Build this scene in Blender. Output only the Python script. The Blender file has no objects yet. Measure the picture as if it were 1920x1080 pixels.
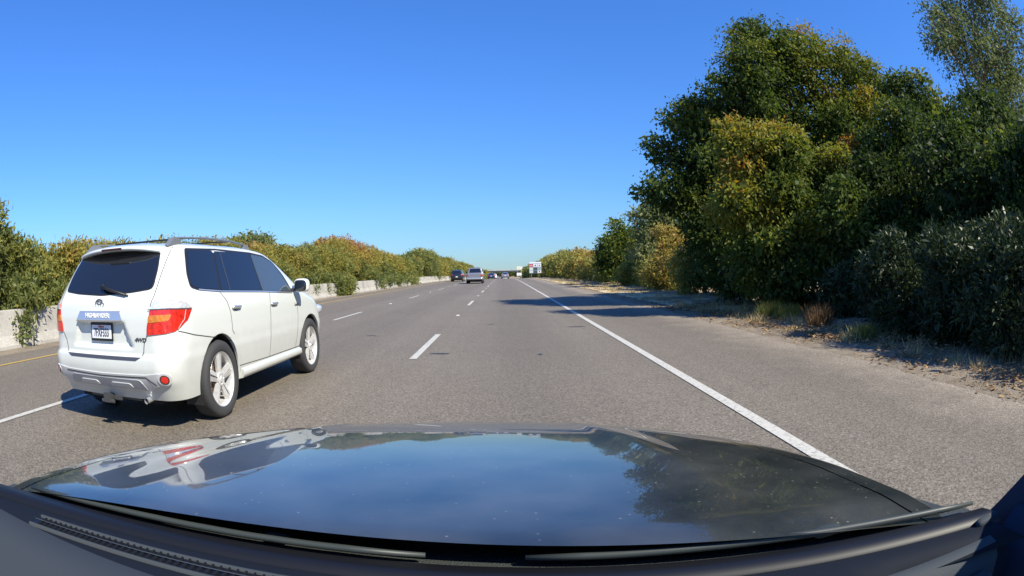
import bpy, bmesh, math, random
import numpy as np
from mathutils import Vector, Matrix
from mathutils.geometry import delaunay_2d_cdt

scene = bpy.context.scene
C = scene.collection
rad = math.radians

# ------------------------------------------------------------------ camera (wide dashcam lens, calibrated)
CAM_H = 1.3286
YAW, PITCH, ROLL = .0133, .0282, .0215
def cam_axes():
    cy, sy = math.cos(YAW), math.sin(YAW)
    cp, sp = math.cos(PITCH), math.sin(PITCH)
    cr, sr = math.cos(ROLL), math.sin(ROLL)
    Ry = np.array([[cy, -sy, 0], [sy, cy, 0], [0, 0, 1]])
    Rp = np.array([[1, 0, 0], [0, cp, -sp], [0, sp, cp]])
    Rr = np.array([[cr, 0, -sr], [0, 1, 0], [sr, 0, cr]])
    return Rr @ Rp @ Ry
cam_d = bpy.data.cameras.new('dash_camera')
cam = bpy.data.objects.new('dash_camera', cam_d); C.objects.link(cam); scene.camera = cam
A = cam_axes()
Mw = Matrix.Identity(4)
for r in range(3):
    Mw[r][0] = A[0][r]; Mw[r][1] = A[2][r]; Mw[r][2] = -A[1][r]
Mw[2][3] = CAM_H
cam.matrix_world = Mw
cam_d.sensor_fit = 'HORIZONTAL'; cam_d.sensor_width = 36.0
cam_d.clip_start = .01; cam_d.clip_end = 20000
cam_d.type = 'PANO'
pc = cam_d if hasattr(cam_d, 'panorama_type') else cam_d.cycles
pc.panorama_type = 'FISHEYE_LENS_POLYNOMIAL'
F_PX, K3 = 1116.03, .1414
mm = 1920 / 36.0
pc.fisheye_fov = rad(175)
pc.fisheye_polynomial_k0 = 0
pc.fisheye_polynomial_k1 = -mm / F_PX
pc.fisheye_polynomial_k2 = 0
pc.fisheye_polynomial_k3 = -(K3 / 1e6) * mm ** 3 / F_PX
pc.fisheye_polynomial_k4 = 0

# ------------------------------------------------------------------ sky, sun, exposure
SUN = Vector((.85, -.68, 1.0)).normalized()
w = bpy.data.worlds.new('World'); scene.world = w; w.use_nodes = True
nt = w.node_tree; nt.nodes.clear()
sky = nt.nodes.new('ShaderNodeTexSky'); sky.sky_type = 'NISHITA'; sky.sun_disc = False
sky.sun_elevation = math.asin(SUN.z); sky.sun_rotation = math.atan2(SUN.x, SUN.y)
sky.altitude = 0; sky.air_density = 1.5; sky.dust_density = 0; sky.ozone_density = 5.0
gm = nt.nodes.new('ShaderNodeGamma'); gm.inputs[1].default_value = .8
hsv = nt.nodes.new('ShaderNodeHueSaturation'); hsv.inputs['Saturation'].default_value = 1.17
tint = nt.nodes.new('ShaderNodeMix'); tint.data_type = 'RGBA'; tint.blend_type = 'MULTIPLY'; tint.inputs[0].default_value = 1; tint.inputs[7].default_value = (.461, .823, 1.523, 1)
bg = nt.nodes.new('ShaderNodeBackground'); bg.inputs['Strength'].default_value = .10
out = nt.nodes.new('ShaderNodeOutputWorld')
nt.links.new(sky.outputs[0], gm.inputs[0]); nt.links.new(gm.outputs[0], hsv.inputs['Color']); nt.links.new(hsv.outputs[0], tint.inputs[6]); nt.links.new(tint.outputs[2], bg.inputs[0]); nt.links.new(bg.outputs[0], out.inputs[0])
sd = bpy.data.lights.new('sun', 'SUN'); sd.energy = 4.6; sd.angle = rad(.53); sd.color = (1, .94, .78)
so = bpy.data.objects.new('sun', sd); C.objects.link(so)
so.rotation_euler = SUN.to_track_quat('Z', 'Y').to_euler(); so.location = (0, 0, 60)
vs = scene.view_settings
vs.view_transform = 'Standard'; vs.look = 'None'; vs.gamma = 1; vs.use_curve_mapping = False; vs.exposure = .8
scene.cycles.max_bounces = 6; scene.cycles.transparent_max_bounces = 8

# ------------------------------------------------------------------ helpers
def new_mat(name):
    m = bpy.data.materials.new(name); m.use_nodes = True
    n = m.node_tree; b = n.nodes['Principled BSDF']
    return m, n, b
def lk(n, a, b): n.links.new(a, b)
def pm(name, col, rough=.5, metal=0, coat=0, spec=.5, ior=None, noise=0, nscale=8, bump=0, bscale=200, emit=None):
    m, n, b = new_mat(name)
    b.inputs['Base Color'].default_value = (*col, 1); b.inputs['Roughness'].default_value = rough
    b.inputs['Metallic'].default_value = metal; b.inputs['Coat Weight'].default_value = coat
    b.inputs['Coat Roughness'].default_value = .03; b.inputs['Specular IOR Level'].default_value = spec
    if ior: b.inputs['IOR'].default_value = ior
    if noise:
        tc = n.nodes.new('ShaderNodeTexCoord'); t = n.nodes.new('ShaderNodeTexNoise'); t.inputs['Scale'].default_value = nscale; t.inputs['Detail'].default_value = 6
        mp = n.nodes.new('ShaderNodeMapRange'); mp.inputs['From Min'].default_value = .3; mp.inputs['From Max'].default_value = .7
        mp.inputs['To Min'].default_value = 1 - noise; mp.inputs['To Max'].default_value = 1 + noise
        mx = n.nodes.new('ShaderNodeMix'); mx.data_type = 'RGBA'; mx.blend_type = 'MULTIPLY'; mx.inputs[0].default_value = 1
        mx.inputs[6].default_value = (*col, 1)
        lk(n, tc.outputs['Object'], t.inputs['Vector']); lk(n, t.outputs['Fac'], mp.inputs[0]); lk(n, mp.outputs[0], mx.inputs[7]); lk(n, mx.outputs[2], b.inputs['Base Color'])
    if bump:
        tc = n.nodes.new('ShaderNodeTexCoord'); t = n.nodes.new('ShaderNodeTexNoise'); t.inputs['Scale'].default_value = bscale; t.inputs['Detail'].default_value = 3
        bp = n.nodes.new('ShaderNodeBump'); bp.inputs['Strength'].default_value = bump; bp.inputs['Distance'].default_value = .01
        lk(n, tc.outputs['Object'], t.inputs['Vector']); lk(n, t.outputs['Fac'], bp.inputs['Height']); lk(n, bp.outputs[0], b.inputs['Normal'])
    return m

def tag(o, label=None, cat=None, group=None, kind=None):
    if label: o['label'] = label
    if cat: o['category'] = cat
    if group: o['group'] = group
    if kind: o['kind'] = kind
    return o
def empty(name, loc=(0, 0, 0), rz=0):
    o = bpy.data.objects.new(name, None); C.objects.link(o); o.location = loc; o.rotation_euler = (0, 0, rz); o.empty_display_size = .2
    return o
def link(name, me, parent=None, mat=None, smooth=False):
    o = bpy.data.objects.new(name, me); C.objects.link(o)
    if parent: o.parent = parent
    if mat is not None:
        for m in (mat if isinstance(mat, (list, tuple)) else [mat]): me.materials.append(m)
    if smooth: me.polygons.foreach_set('use_smooth', np.ones(len(me.polygons), bool))
    return o
def rawmesh(name, V, Fq):
    """V (n,3) array, Fq (m,k) int array of equal-size faces"""
    me = bpy.data.meshes.new(name)
    V = np.asarray(V, np.float32); Fq = np.asarray(Fq, np.int32); k = Fq.shape[1]
    me.vertices.add(len(V)); me.vertices.foreach_set('co', V.ravel())
    me.loops.add(Fq.size); me.loops.foreach_set('vertex_index', Fq.ravel())
    me.polygons.add(len(Fq)); me.polygons.foreach_set('loop_start', np.arange(0, Fq.size, k, dtype=np.int32))
    me.update(calc_edges=True)
    return me
class MB:
    def __init__(s): s.v = []; s.f = []; s.m = []; s.mi = 0
    def quadgrid(s, P, close_u=False):
        """P: rows x cols x 3"""
        P = np.asarray(P, float); r, c = P.shape[:2]; b = len(s.v); s.v += [tuple(p) for p in P.reshape(-1, 3)]
        for i in range(r - 1):
            for j in range(c - (0 if close_u else 1)):
                j2 = (j + 1) % c
                s.f.append((b + i * c + j, b + i * c + j2, b + (i + 1) * c + j2, b + (i + 1) * c + j)); s.m.append(s.mi)
        return b
    def face(s, pts):
        b = len(s.v); s.v += [tuple(p) for p in pts]; s.f.append(tuple(range(b, b + len(pts)))); s.m.append(s.mi)
    def hexa(s, p):
        """8 points: bottom 4 ccw, top 4 ccw"""
        b = len(s.v); s.v += [tuple(q) for q in p]
        for f in ((3, 2, 1, 0), (4, 5, 6, 7), (0, 1, 5, 4), (1, 2, 6, 5), (2, 3, 7, 6), (3, 0, 4, 7)):
            s.f.append(tuple(b + i for i in f)); s.m.append(s.mi)
    def box(s, x0, x1, y0, y1, z0, z1):
        s.hexa([(x0, y0, z0), (x1, y0, z0), (x1, y1, z0), (x0, y1, z0), (x0, y0, z1), (x1, y0, z1), (x1, y1, z1), (x0, y1, z1)])
    def tube(s, pts, rads, n=8, cap=True):
        pts = [Vector(p) for p in pts]; rows = []
        for i, p in enumerate(pts):
            d = (pts[min(i + 1, len(pts) - 1)] - pts[max(i - 1, 0)]).normalized()
            a = d.cross(Vector((0, 0, 1)) if abs(d.z) < .9 else Vector((1, 0, 0))).normalized(); b2 = d.cross(a)
            rr = rads[i] if hasattr(rads, '__len__') else rads
            rows.append([p + (a * math.cos(t) + b2 * math.sin(t)) * rr for t in np.linspace(0, 2 * math.pi, n, endpoint=False)])
        b = s.quadgrid([[tuple(q) for q in r] for r in rows], True)
        if cap:
            s.f.append(tuple(b + j for j in range(n))[::-1]); s.m.append(s.mi)
            e = b + (len(pts) - 1) * n; s.f.append(tuple(e + j for j in range(n))); s.m.append(s.mi)
    def lathe_x(s, prof, n=48, cx=0, cy=0, cz=0):
        """profile of (x, r) spun about the x axis"""
        rows = [[(cx + x, cy + r * math.cos(t), cz + r * math.sin(t)) for t in np.linspace(0, 2 * math.pi, n, endpoint=False)] for x, r in prof]
        s.quadgrid(rows, True)
    def superell(s, c, r, e=.5, nu=20, nv=12, rot=None):
        sg = lambda v, p: math.copysign(abs(v) ** p, v)
        rows = []
        for i in range(nv + 1):
            ph = -math.pi / 2 + math.pi * i / nv; row = []
            for j in range(nu):
                t = 2 * math.pi * j / nu
                p = Vector((r[0] * sg(math.cos(ph), e) * sg(math.cos(t), e), r[1] * sg(math.cos(ph), e) * sg(math.sin(t), e), r[2] * sg(math.sin(ph), e)))
                if rot: p = rot @ p
                row.append((c[0] + p.x, c[1] + p.y, c[2] + p.z))
            rows.append(row)
        s.quadgrid(rows, True)
    def prism(s, poly, axis, a, b):
        """poly 2d extruded along axis from a to b (axis x: poly=(y,z); y: (x,z); z: (x,y))"""
        def P(q, t): return {'x': (t, q[0], q[1]), 'y': (q[0], t, q[1]), 'z': (q[0], q[1], t)}[axis]
        n = len(poly); k = len(s.v)
        s.v += [P(q, a) for q in poly] + [P(q, b) for q in poly]
        s.f.append(tuple(range(k, k + n))[::-1]); s.m.append(s.mi); s.f.append(tuple(range(k + n, k + 2 * n))); s.m.append(s.mi)
        for i in range(n):
            j = (i + 1) % n; s.f.append((k + i, k + j, k + n + j, k + n + i)); s.m.append(s.mi)
    def mesh(s, name, fix=True, bevel=0, weld=0):
        me = bpy.data.meshes.new(name); me.from_pydata(s.v, [], s.f)
        me.polygons.foreach_set('material_index', np.array(s.m, np.int32))
        if fix or bevel or weld:
            bm = bmesh.new(); bm.from_mesh(me)
            if weld: bmesh.ops.remove_doubles(bm, verts=bm.verts, dist=weld)
            if bevel:
                bmesh.ops.bevel(bm, geom=[e for e in bm.edges], offset=bevel, segments=2, affect='EDGES', clamp_overlap=True)
            bmesh.ops.recalc_face_normals(bm, faces=bm.faces); bm.to_mesh(me); bm.free()
        me.update(); return me
    def build(s, name, mat, parent=None, smooth=False, fix=True, bevel=0, weld=0):
        return link(name, s.mesh(name, fix, bevel, weld), parent, mat, smooth)
def autosmooth(o, ang=35):
    me = o.data; bm = bmesh.new(); bm.from_mesh(me)
    for f in bm.faces: f.smooth = True
    for e in bm.edges:
        if len(e.link_faces) == 2 and e.calc_face_angle(0) > rad(ang): e.smooth = False
    bm.to_mesh(me); bm.free(); return o
def text_mesh(body, size, extrude=.002, bold=0):
    cu = bpy.data.curves.new('lettering', 'FONT'); cu.body = body; cu.size = size; cu.extrude = extrude; cu.align_x = 'CENTER'; cu.align_y = 'CENTER'; cu.offset = bold; cu.resolution_u = 3
    o = bpy.data.objects.new('lettering', cu); C.objects.link(o)
    dg = bpy.context.evaluated_depsgraph_get(); me = bpy.data.meshes.new_from_object(o.evaluated_get(dg))
    bpy.data.objects.remove(o); bpy.data.curves.remove(cu); me.materials.clear(); return me

def smoothstep(t): t = np.clip(t, 0, 1); return t * t * (3 - 2 * t)
def zr(y): return -4.3 * smoothstep((np.asarray(y, float) - 70) / 380)      # the road dips gently far ahead

# ------------------------------------------------------------------ ground, road, markings
def ground_mat(name, cols, scale, bump=.6, fine=90):
    m, n, b = new_mat(name); b.inputs['Roughness'].default_value = .95; b.inputs['Specular IOR Level'].default_value = .1
    tc = n.nodes.new('ShaderNodeTexCoord')
    t1 = n.nodes.new('ShaderNodeTexNoise'); t1.inputs['Scale'].default_value = scale; t1.inputs['Detail'].default_value = 8; t1.inputs['Roughness'].default_value = .65
    t2 = n.nodes.new('ShaderNodeTexNoise'); t2.inputs['Scale'].default_value = fine; t2.inputs['Detail'].default_value = 4
    r = n.nodes.new('ShaderNodeValToRGB'); r.color_ramp.elements[0].position = .33; r.color_ramp.elements[1].position = .68
    r.color_ramp.elements[0].color = (*cols[0], 1); r.color_ramp.elements[1].color = (*cols[-1], 1)
    for i, c in enumerate(cols[1:-1]):
        e = r.color_ramp.elements.new(.33 + .35 * (i + 1) / (len(cols) - 1)); e.color = (*c, 1)
    mp = n.nodes.new('ShaderNodeMapRange'); mp.inputs['From Min'].default_value = .25; mp.inputs['From Max'].default_value = .75; mp.inputs['To Min'].default_value = .55; mp.inputs['To Max'].default_value = 1.4
    mx = n.nodes.new('ShaderNodeMix'); mx.data_type = 'RGBA'; mx.blend_type = 'MULTIPLY'; mx.inputs[0].default_value = 1
    bp = n.nodes.new('ShaderNodeBump'); bp.inputs['Strength'].default_value = bump; bp.inputs['Distance'].default_value = .03
    for t in (t1, t2): lk(n, tc.outputs['Object'], t.inputs['Vector'])
    lk(n, t1.outputs['Fac'], r.inputs[0]); lk(n, t2.outputs['Fac'], mp.inputs[0]); lk(n, r.outputs[0], mx.inputs[6]); lk(n, mp.outputs[0], mx.inputs[7]); lk(n, mx.outputs[2], b.inputs['Base Color'])
    lk(n, t2.outputs['Fac'], bp.inputs['Height']); lk(n, bp.outputs[0], b.inputs['Normal'])
    return m
def asphalt_mat():
    m, n, b = new_mat('aged_asphalt'); b.inputs['Roughness'].default_value = .82; b.inputs['Specular IOR Level'].default_value = .35
    tc = n.nodes.new('ShaderNodeTexCoord')
    def noise(scale, detail=4, vec=None, rough=.6):
        t = n.nodes.new('ShaderNodeTexNoise'); t.inputs['Scale'].default_value = scale; t.inputs['Detail'].default_value = detail; t.inputs['Roughness'].default_value = rough
        lk(n, vec or tc.outputs['Object'], t.inputs['Vector']); return t.outputs['Fac']
    def rng(src, a, c, lo=.3, hi=.7):
        q = n.nodes.new('ShaderNodeMapRange'); q.inputs['From Min'].default_value = lo; q.inputs['From Max'].default_value = hi; q.inputs['To Min'].default_value = a; q.inputs['To Max'].default_value = c
        lk(n, src, q.inputs[0]); return q.outputs[0]
    def mul(a, c):
        q = n.nodes.new('ShaderNodeMath'); q.operation = 'MULTIPLY'; lk(n, a, q.inputs[0]); lk(n, c, q.inputs[1]); return q.outputs[0]
    mpn = n.nodes.new('ShaderNodeMapping'); mpn.inputs['Scale'].default_value = (1.1, .012, 1); lk(n, tc.outputs['Object'], mpn.inputs['Vector'])
    streak = noise(1.0, 5, mpn.outputs[0]); patch = noise(.22, 6); g1 = noise(70, 4, rough=.8); g2 = noise(28, 3)
    vo = n.nodes.new('ShaderNodeTexVoronoi'); vo.inputs['Scale'].default_value = 75; lk(n, tc.outputs['Object'], vo.inputs['Vector'])
    stone = n.nodes.new('ShaderNodeSeparateColor'); lk(n, vo.outputs['Color'], stone.inputs[0])
    v = mul(rng(streak, .90, 1.08), rng(patch, .93, 1.06))
    v = mul(v, rng(g1, .36, 1.64)); v = mul(v, rng(stone.outputs[0], .6, 1.4, 0, 1)); v = mul(v, rng(g2, .85, 1.15))
    sx = n.nodes.new('ShaderNodeSeparateXYZ'); lk(n, tc.outputs['Object'], sx.inputs[0])
    ln = n.nodes.new('ShaderNodeMath'); ln.operation = 'SUBTRACT'; lk(n, sx.outputs[0], ln.inputs[0]); ln.inputs[1].default_value = .36
    l2 = n.nodes.new('ShaderNodeMath'); l2.operation = 'MULTIPLY'; lk(n, ln.outputs[0], l2.inputs[0]); l2.inputs[1].default_value = 2 * math.pi / 3.66
    l3 = n.nodes.new('ShaderNodeMath'); l3.operation = 'COSINE'; lk(n, l2.outputs[0], l3.inputs[0])
    v = mul(v, rng(l3.outputs[0], 1.04, .93, -1, 1))
    dn = noise(1.4, 7); dm = n.nodes.new('ShaderNodeMath'); dm.operation = 'MULTIPLY_ADD'; lk(n, dn, dm.inputs[0]); dm.inputs[1].default_value = 2.6; lk(n, sx.outputs[0], dm.inputs[2])
    dirt = rng(dm.outputs[0], 0, 1, 5.1, 6.5)
    cb_ = n.nodes.new('ShaderNodeMix'); cb_.data_type = 'RGBA'; lk(n, dirt, cb_.inputs[0]); cb_.inputs[6].default_value = (.160, .136, .105, 1); cb_.inputs[7].default_value = (.27, .225, .17, 1)
    col = n.nodes.new('ShaderNodeMix'); col.data_type = 'RGBA'; col.blend_type = 'MULTIPLY'; col.inputs[0].default_value = 1
    lk(n, cb_.outputs[2], col.inputs[6]); lk(n, v, col.inputs[7]); lk(n, col.outputs[2], b.inputs['Base Color'])
    bp = n.nodes.new('ShaderNodeBump'); bp.inputs['Strength'].default_value = .55; bp.inputs['Distance'].default_value = .008
    lk(n, g1, bp.inputs['Height']); lk(n, bp.outputs[0], b.inputs['Normal'])
    return m
def paint_mat(name, col, wear=.5):
    m, n, b = new_mat(name); b.inputs['Roughness'].default_value = .7
    tc = n.nodes.new('ShaderNodeTexCoord'); t = n.nodes.new('ShaderNodeTexNoise'); t.inputs['Scale'].default_value = 26; t.inputs['Detail'].default_value = 8; t.inputs['Roughness'].default_value = .7
    r = n.nodes.new('ShaderNodeValToRGB'); r.color_ramp.elements[0].position = .34; r.color_ramp.elements[1].position = .50
    r.color_ramp.elements[0].color = (.25, .23, .195, 1); r.color_ramp.elements[1].color = (*col, 1)
    lk(n, tc.outputs['Object'], t.inputs['Vector']); lk(n, t.outputs['Fac'], r.inputs[0]); lk(n, r.outputs[0], b.inputs['Base Color'])
    return m
M_ASPH = asphalt_mat()
M_WHITE = paint_mat('worn_white_paint', (.50, .48, .42)); M_YELLOW = paint_mat('worn_yellow_paint', (.50, .32, .06))
M_SOIL = ground_mat('dry_soil', [(.19, .135, .085), (.30, .225, .145), (.38, .30, .20)], .8)
M_GRAVEL = ground_mat('gravelly_shoulder', [(.19, .150, .105), (.26, .215, .16), (.32, .265, .19)], 1.6, 1.0, 55)

ys_ = np.concatenate([np.linspace(-60, 60, 25), np.linspace(70, 460, 60), np.array([500, 700, 1200, 3000, 9000])])
def strip(name, x0, x1, dz, mat, ya=-60, yb=9000, kind='structure', parent=None):
    y = ys_[(ys_ >= ya) & (ys_ <= yb)]
    if y[0] > ya: y = np.insert(y, 0, ya)
    if y[-1] < yb: y = np.append(y, yb)
    V = np.array([[(x0, q, zr(q) + dz), (x1, q, zr(q) + dz)] for q in y]).reshape(-1, 3)
    F = [[2 * i, 2 * i + 1, 2 * i + 3, 2 * i + 2] for i in range(len(y) - 1)]
    o = link(name, rawmesh(name, V, F), parent, mat)
    if kind and not parent: o['kind'] = kind
    return o
# terrain: one sheet to the horizon with little mounds off the road
def terrain():
    xs = np.concatenate([[-9000, -1500, -300, -80], np.linspace(-40, -11.2, 16), [-8, 0, 5.0], np.linspace(5.6, 40, 40), [80, 300, 1500, 9000]])
    yy = np.concatenate([[-9000, -1000, -200, -60], np.linspace(-20, 70, 100), np.linspace(75, 460, 60), [500, 700, 1200, 3000, 9000]])
    X, Y = np.meshgrid(xs, yy)
    r = np.random.RandomState(4)
    off = np.clip((X - 5.6) / 3, 0, 1)
    Z = zr(Y) + off * (.06 * np.sin(X * 1.7 + Y * .6) + .05 * np.sin(Y * 1.3 - X * .8) + .06) * (np.abs(X) < 60)
    V = np.stack([X, Y, Z], -1).reshape(-1, 3); c = len(xs); F = []
    for i in range(len(yy) - 1):
        for j in range(c - 1): F.append((i * c + j, i * c + j + 1, (i + 1) * c + j + 1, (i + 1) * c + j))
    o = link('ground', rawmesh('ground', V, F), None, M_SOIL, True); o['kind'] = 'structure'
terrain()
LX1, LX2, LXR, LXY = -1.437, -5.10, 2.165, -8.80
strip('road', -11.6, 5.25, .006, M_ASPH)
# ragged gravel strip feathering over the pavement edge
def ragged(name, xa, xb, amp, dz, mat, ya, yb, step, seed):
    r = np.random.RandomState(seed); y = np.arange(ya, yb, step); V = []; 
    n1 = np.cumsum(r.normal(0, .3, len(y))); n1 -= np.convolve(np.pad(n1, 20, 'edge'), np.ones(41) / 41, 'valid')
    n2 = r.normal(0, .5, len(y))
    for i, q in enumerate(y):
        e = xa + amp * (.6 * np.tanh(n1[i]) + .35 * n2[i])
        V += [(e, q, zr(q) + dz), (xb, q, zr(q) + dz + .004)]
    F = [[2 * i, 2 * i + 1, 2 * i + 3, 2 * i + 2] for i in range(len(y) - 1)]
    o = link(name, rawmesh(name, V, F), None, mat); o['kind'] = 'structure'; return o
ragged('gravel_verge', 5.0, 5.9, .12, .0075, M_GRAVEL, -6, 160, .16, 3)
M_STRAW = ground_mat('dry_straw', [(.38, .29, .17), (.56, .45, .27), (.66, .55, .34)], 1.3, .8, 40)
ragged('dry_verge', 5.7, 8.6, .25, .03, M_STRAW, 17, 220, .3, 8)
ragged('gravel_verge', -10.0, -11.3, .1, .0075, M_GRAVEL, -6, 160, .16, 5)
strip('edge_line', LXR - .065, LXR + .065, .0135, M_WHITE, -10, 900)
strip('yellow_edge_line', LXY - .06, LXY + .06, .0135, M_YELLOW, -10, 900)
def dash_line(x, y0, name):
    root = None
    for k in range(-2, 24):
        ya = y0 + 14.63 * k
        V = [(x - .058, ya, zr(ya) + .0135), (x + .058, ya, zr(ya) + .0135), (x + .058, ya + 3.66, zr(ya + 3.66) + .0135), (x - .058, ya + 3.66, zr(ya + 3.66) + .0135)]
        o = link('lane_dash', rawmesh('lane_dash', V, [[0, 1, 2, 3]]), None, M_WHITE); o['kind'] = 'structure'
M_RPM = pm('marker_plastic', (.62, .60, .55), .4)
def marker_mesh():
    b = MB(); b.hexa([(-.05, -.05, 0), (.05, -.05, 0), (.05, .05, 0), (-.05, .05, 0), (-.04, -.025, .018), (.04, -.025, .018), (.04, .025, .018), (-.04, .025, .018)])
    return b.mesh('pavement_marker')
mk = marker_mesh(); mk.materials.append(M_RPM)
dash_line(LX1, 8.98, 'a'); dash_line(LX2, 16.9, 'b')
for x, y0 in ((LX1, 18.2), (LX2, 26.1)):
    for k in range(0, 6):
        y = y0 + 14.63 * k
        o = bpy.data.objects.new('pavement_marker', mk); C.objects.link(o); o.location = (x, y, float(zr(y)) + .0065)
        tag(o, 'small pale reflective marker on the line right of the white SUV' if x == LX1 else 'small pale reflective marker on the line ahead of the white SUV', 'road marker', 'raised reflective markers between the lane dashes')
M_TAR = pm('tar', (.035, .032, .03), .6)
for x, y, l, ww in ((-1.08, 9.6, .30, .05), (1.66, 13.7, .34, .05), (-.35, 14.9, .16, .04), (.55, 9.3, .07, .05), (-2.9, 12.5, .2, .03)):
    r = np.random.RandomState(int(y * 10)); t = np.linspace(0, 2 * np.pi, 12, endpoint=False)
    V = [(x + l / 2 * math.cos(a) * (1 + .3 * r.rand()), y + ww * math.sin(a) * (1 + .8 * r.rand()), .0105) for a in t]
    o = link('tar_spot', rawmesh('tar_spot', V, [list(range(12))]), None, M_TAR); o['kind'] = 'structure'

# ------------------------------------------------------------------ median barrier
M_CONC = ground_mat('barrier_concrete', [(.30, .28, .245), (.40, .375, .33), (.45, .425, .38)], 1.1, .25, 60)
def barrier():
    prof = [(-10.83, 0), (-10.83, .08), (-10.93, .30), (-10.99, .84), (-11.0, .86), (-11.16, .86), (-11.17, .84), (-11.23, .30), (-11.33, .08), (-11.33, 0)]
    root = empty('median_barrier', (0, 0, 0))
    ya = -12.0; k = 0
    while ya < 420:
        L = 6.1 if ya < 60 else 24.4
        b = MB(); ys = [ya + .008, ya + L - .008]
        b.quadgrid([[(x, y, float(zr(y)) + z) for x, z in prof] for y in ys])
        for y, fl in ((ys[0], 0), (ys[1], 1)): b.face([(x, y, float(zr(y)) + z) for x, z in prof])
        b.build('barrier_section', M_CONC, root)
        ya += L
    tag(root, 'pale concrete median barrier under the overhanging oleander hedge', 'barrier')
barrier()

# ------------------------------------------------------------------ foliage
def leaf_mat(name, ramp, trans=.35, rough=.55, spec=.2):
    m = bpy.data.materials.new(name); m.use_nodes = True; n = m.node_tree; n.nodes.clear()
    at = n.nodes.new('ShaderNodeAttribute'); at.attribute_name = 'tint'
    r = n.nodes.new('ShaderNodeValToRGB')
    for i, (p, c) in enumerate(ramp):
        e = r.color_ramp.elements[i] if i < 2 else r.color_ramp.elements.new(p)
        e.position = p; e.color = (*c, 1)
    b = n.nodes.new('ShaderNodeBsdfPrincipled'); b.inputs['Roughness'].default_value = rough; b.inputs['Specular IOR Level'].default_value = spec
    t = n.nodes.new('ShaderNodeBsdfTranslucent'); mx = n.nodes.new('ShaderNodeMixShader'); mx.inputs[0].default_value = trans
    hs = n.nodes.new('ShaderNodeHueSaturation'); hs.inputs['Value'].default_value = 1.25; hs.inputs['Saturation'].default_value = 1.1
    o = n.nodes.new('ShaderNodeOutputMaterial')
    lk(n, at.outputs['Fac'], r.inputs[0]); lk(n, r.outputs[0], b.inputs['Base Color']); lk(n, r.outputs[0], hs.inputs['Color']); lk(n, hs.outputs[0], t.inputs['Color'])
    lk(n, b.outputs[0], mx.inputs[1]); lk(n, t.outputs[0], mx.inputs[2]); lk(n, mx.outputs[0], o.inputs[0])
    return m
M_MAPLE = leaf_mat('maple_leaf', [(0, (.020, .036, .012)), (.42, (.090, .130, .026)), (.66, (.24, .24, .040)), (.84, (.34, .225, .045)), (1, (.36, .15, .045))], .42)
M_AIRY = leaf_mat('willow_leaf', [(0, (.07, .10, .04)), (.5, (.14, .175, .065)), (1, (.26, .27, .11))], .4)
M_OLE = leaf_mat('oleander_leaf', [(0, (.085, .115, .045)), (.4, (.19, .21, .06)), (.65, (.33, .29, .065)), (.85, (.40, .28, .075)), (1, (.40, .19, .085))], .42, .5, .25)
M_OLE_SHADE = leaf_mat('shaded_oleander_leaf', [(0, (.018, .032, .012)), (.5, (.045, .068, .026)), (1, (.13, .14, .045))], .2, .45, .3)  # darker copy of the oleander leaf, shade put into its colour
M_BARK = pm('bark', (.10, .075, .055), .9, noise=.5, nscale=14, bump=.8, bscale=30)
M_PALEBARK = pm('pale_bark', (.24, .20, .16), .9, noise=.4, nscale=10, bump=.6, bscale=25)

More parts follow.
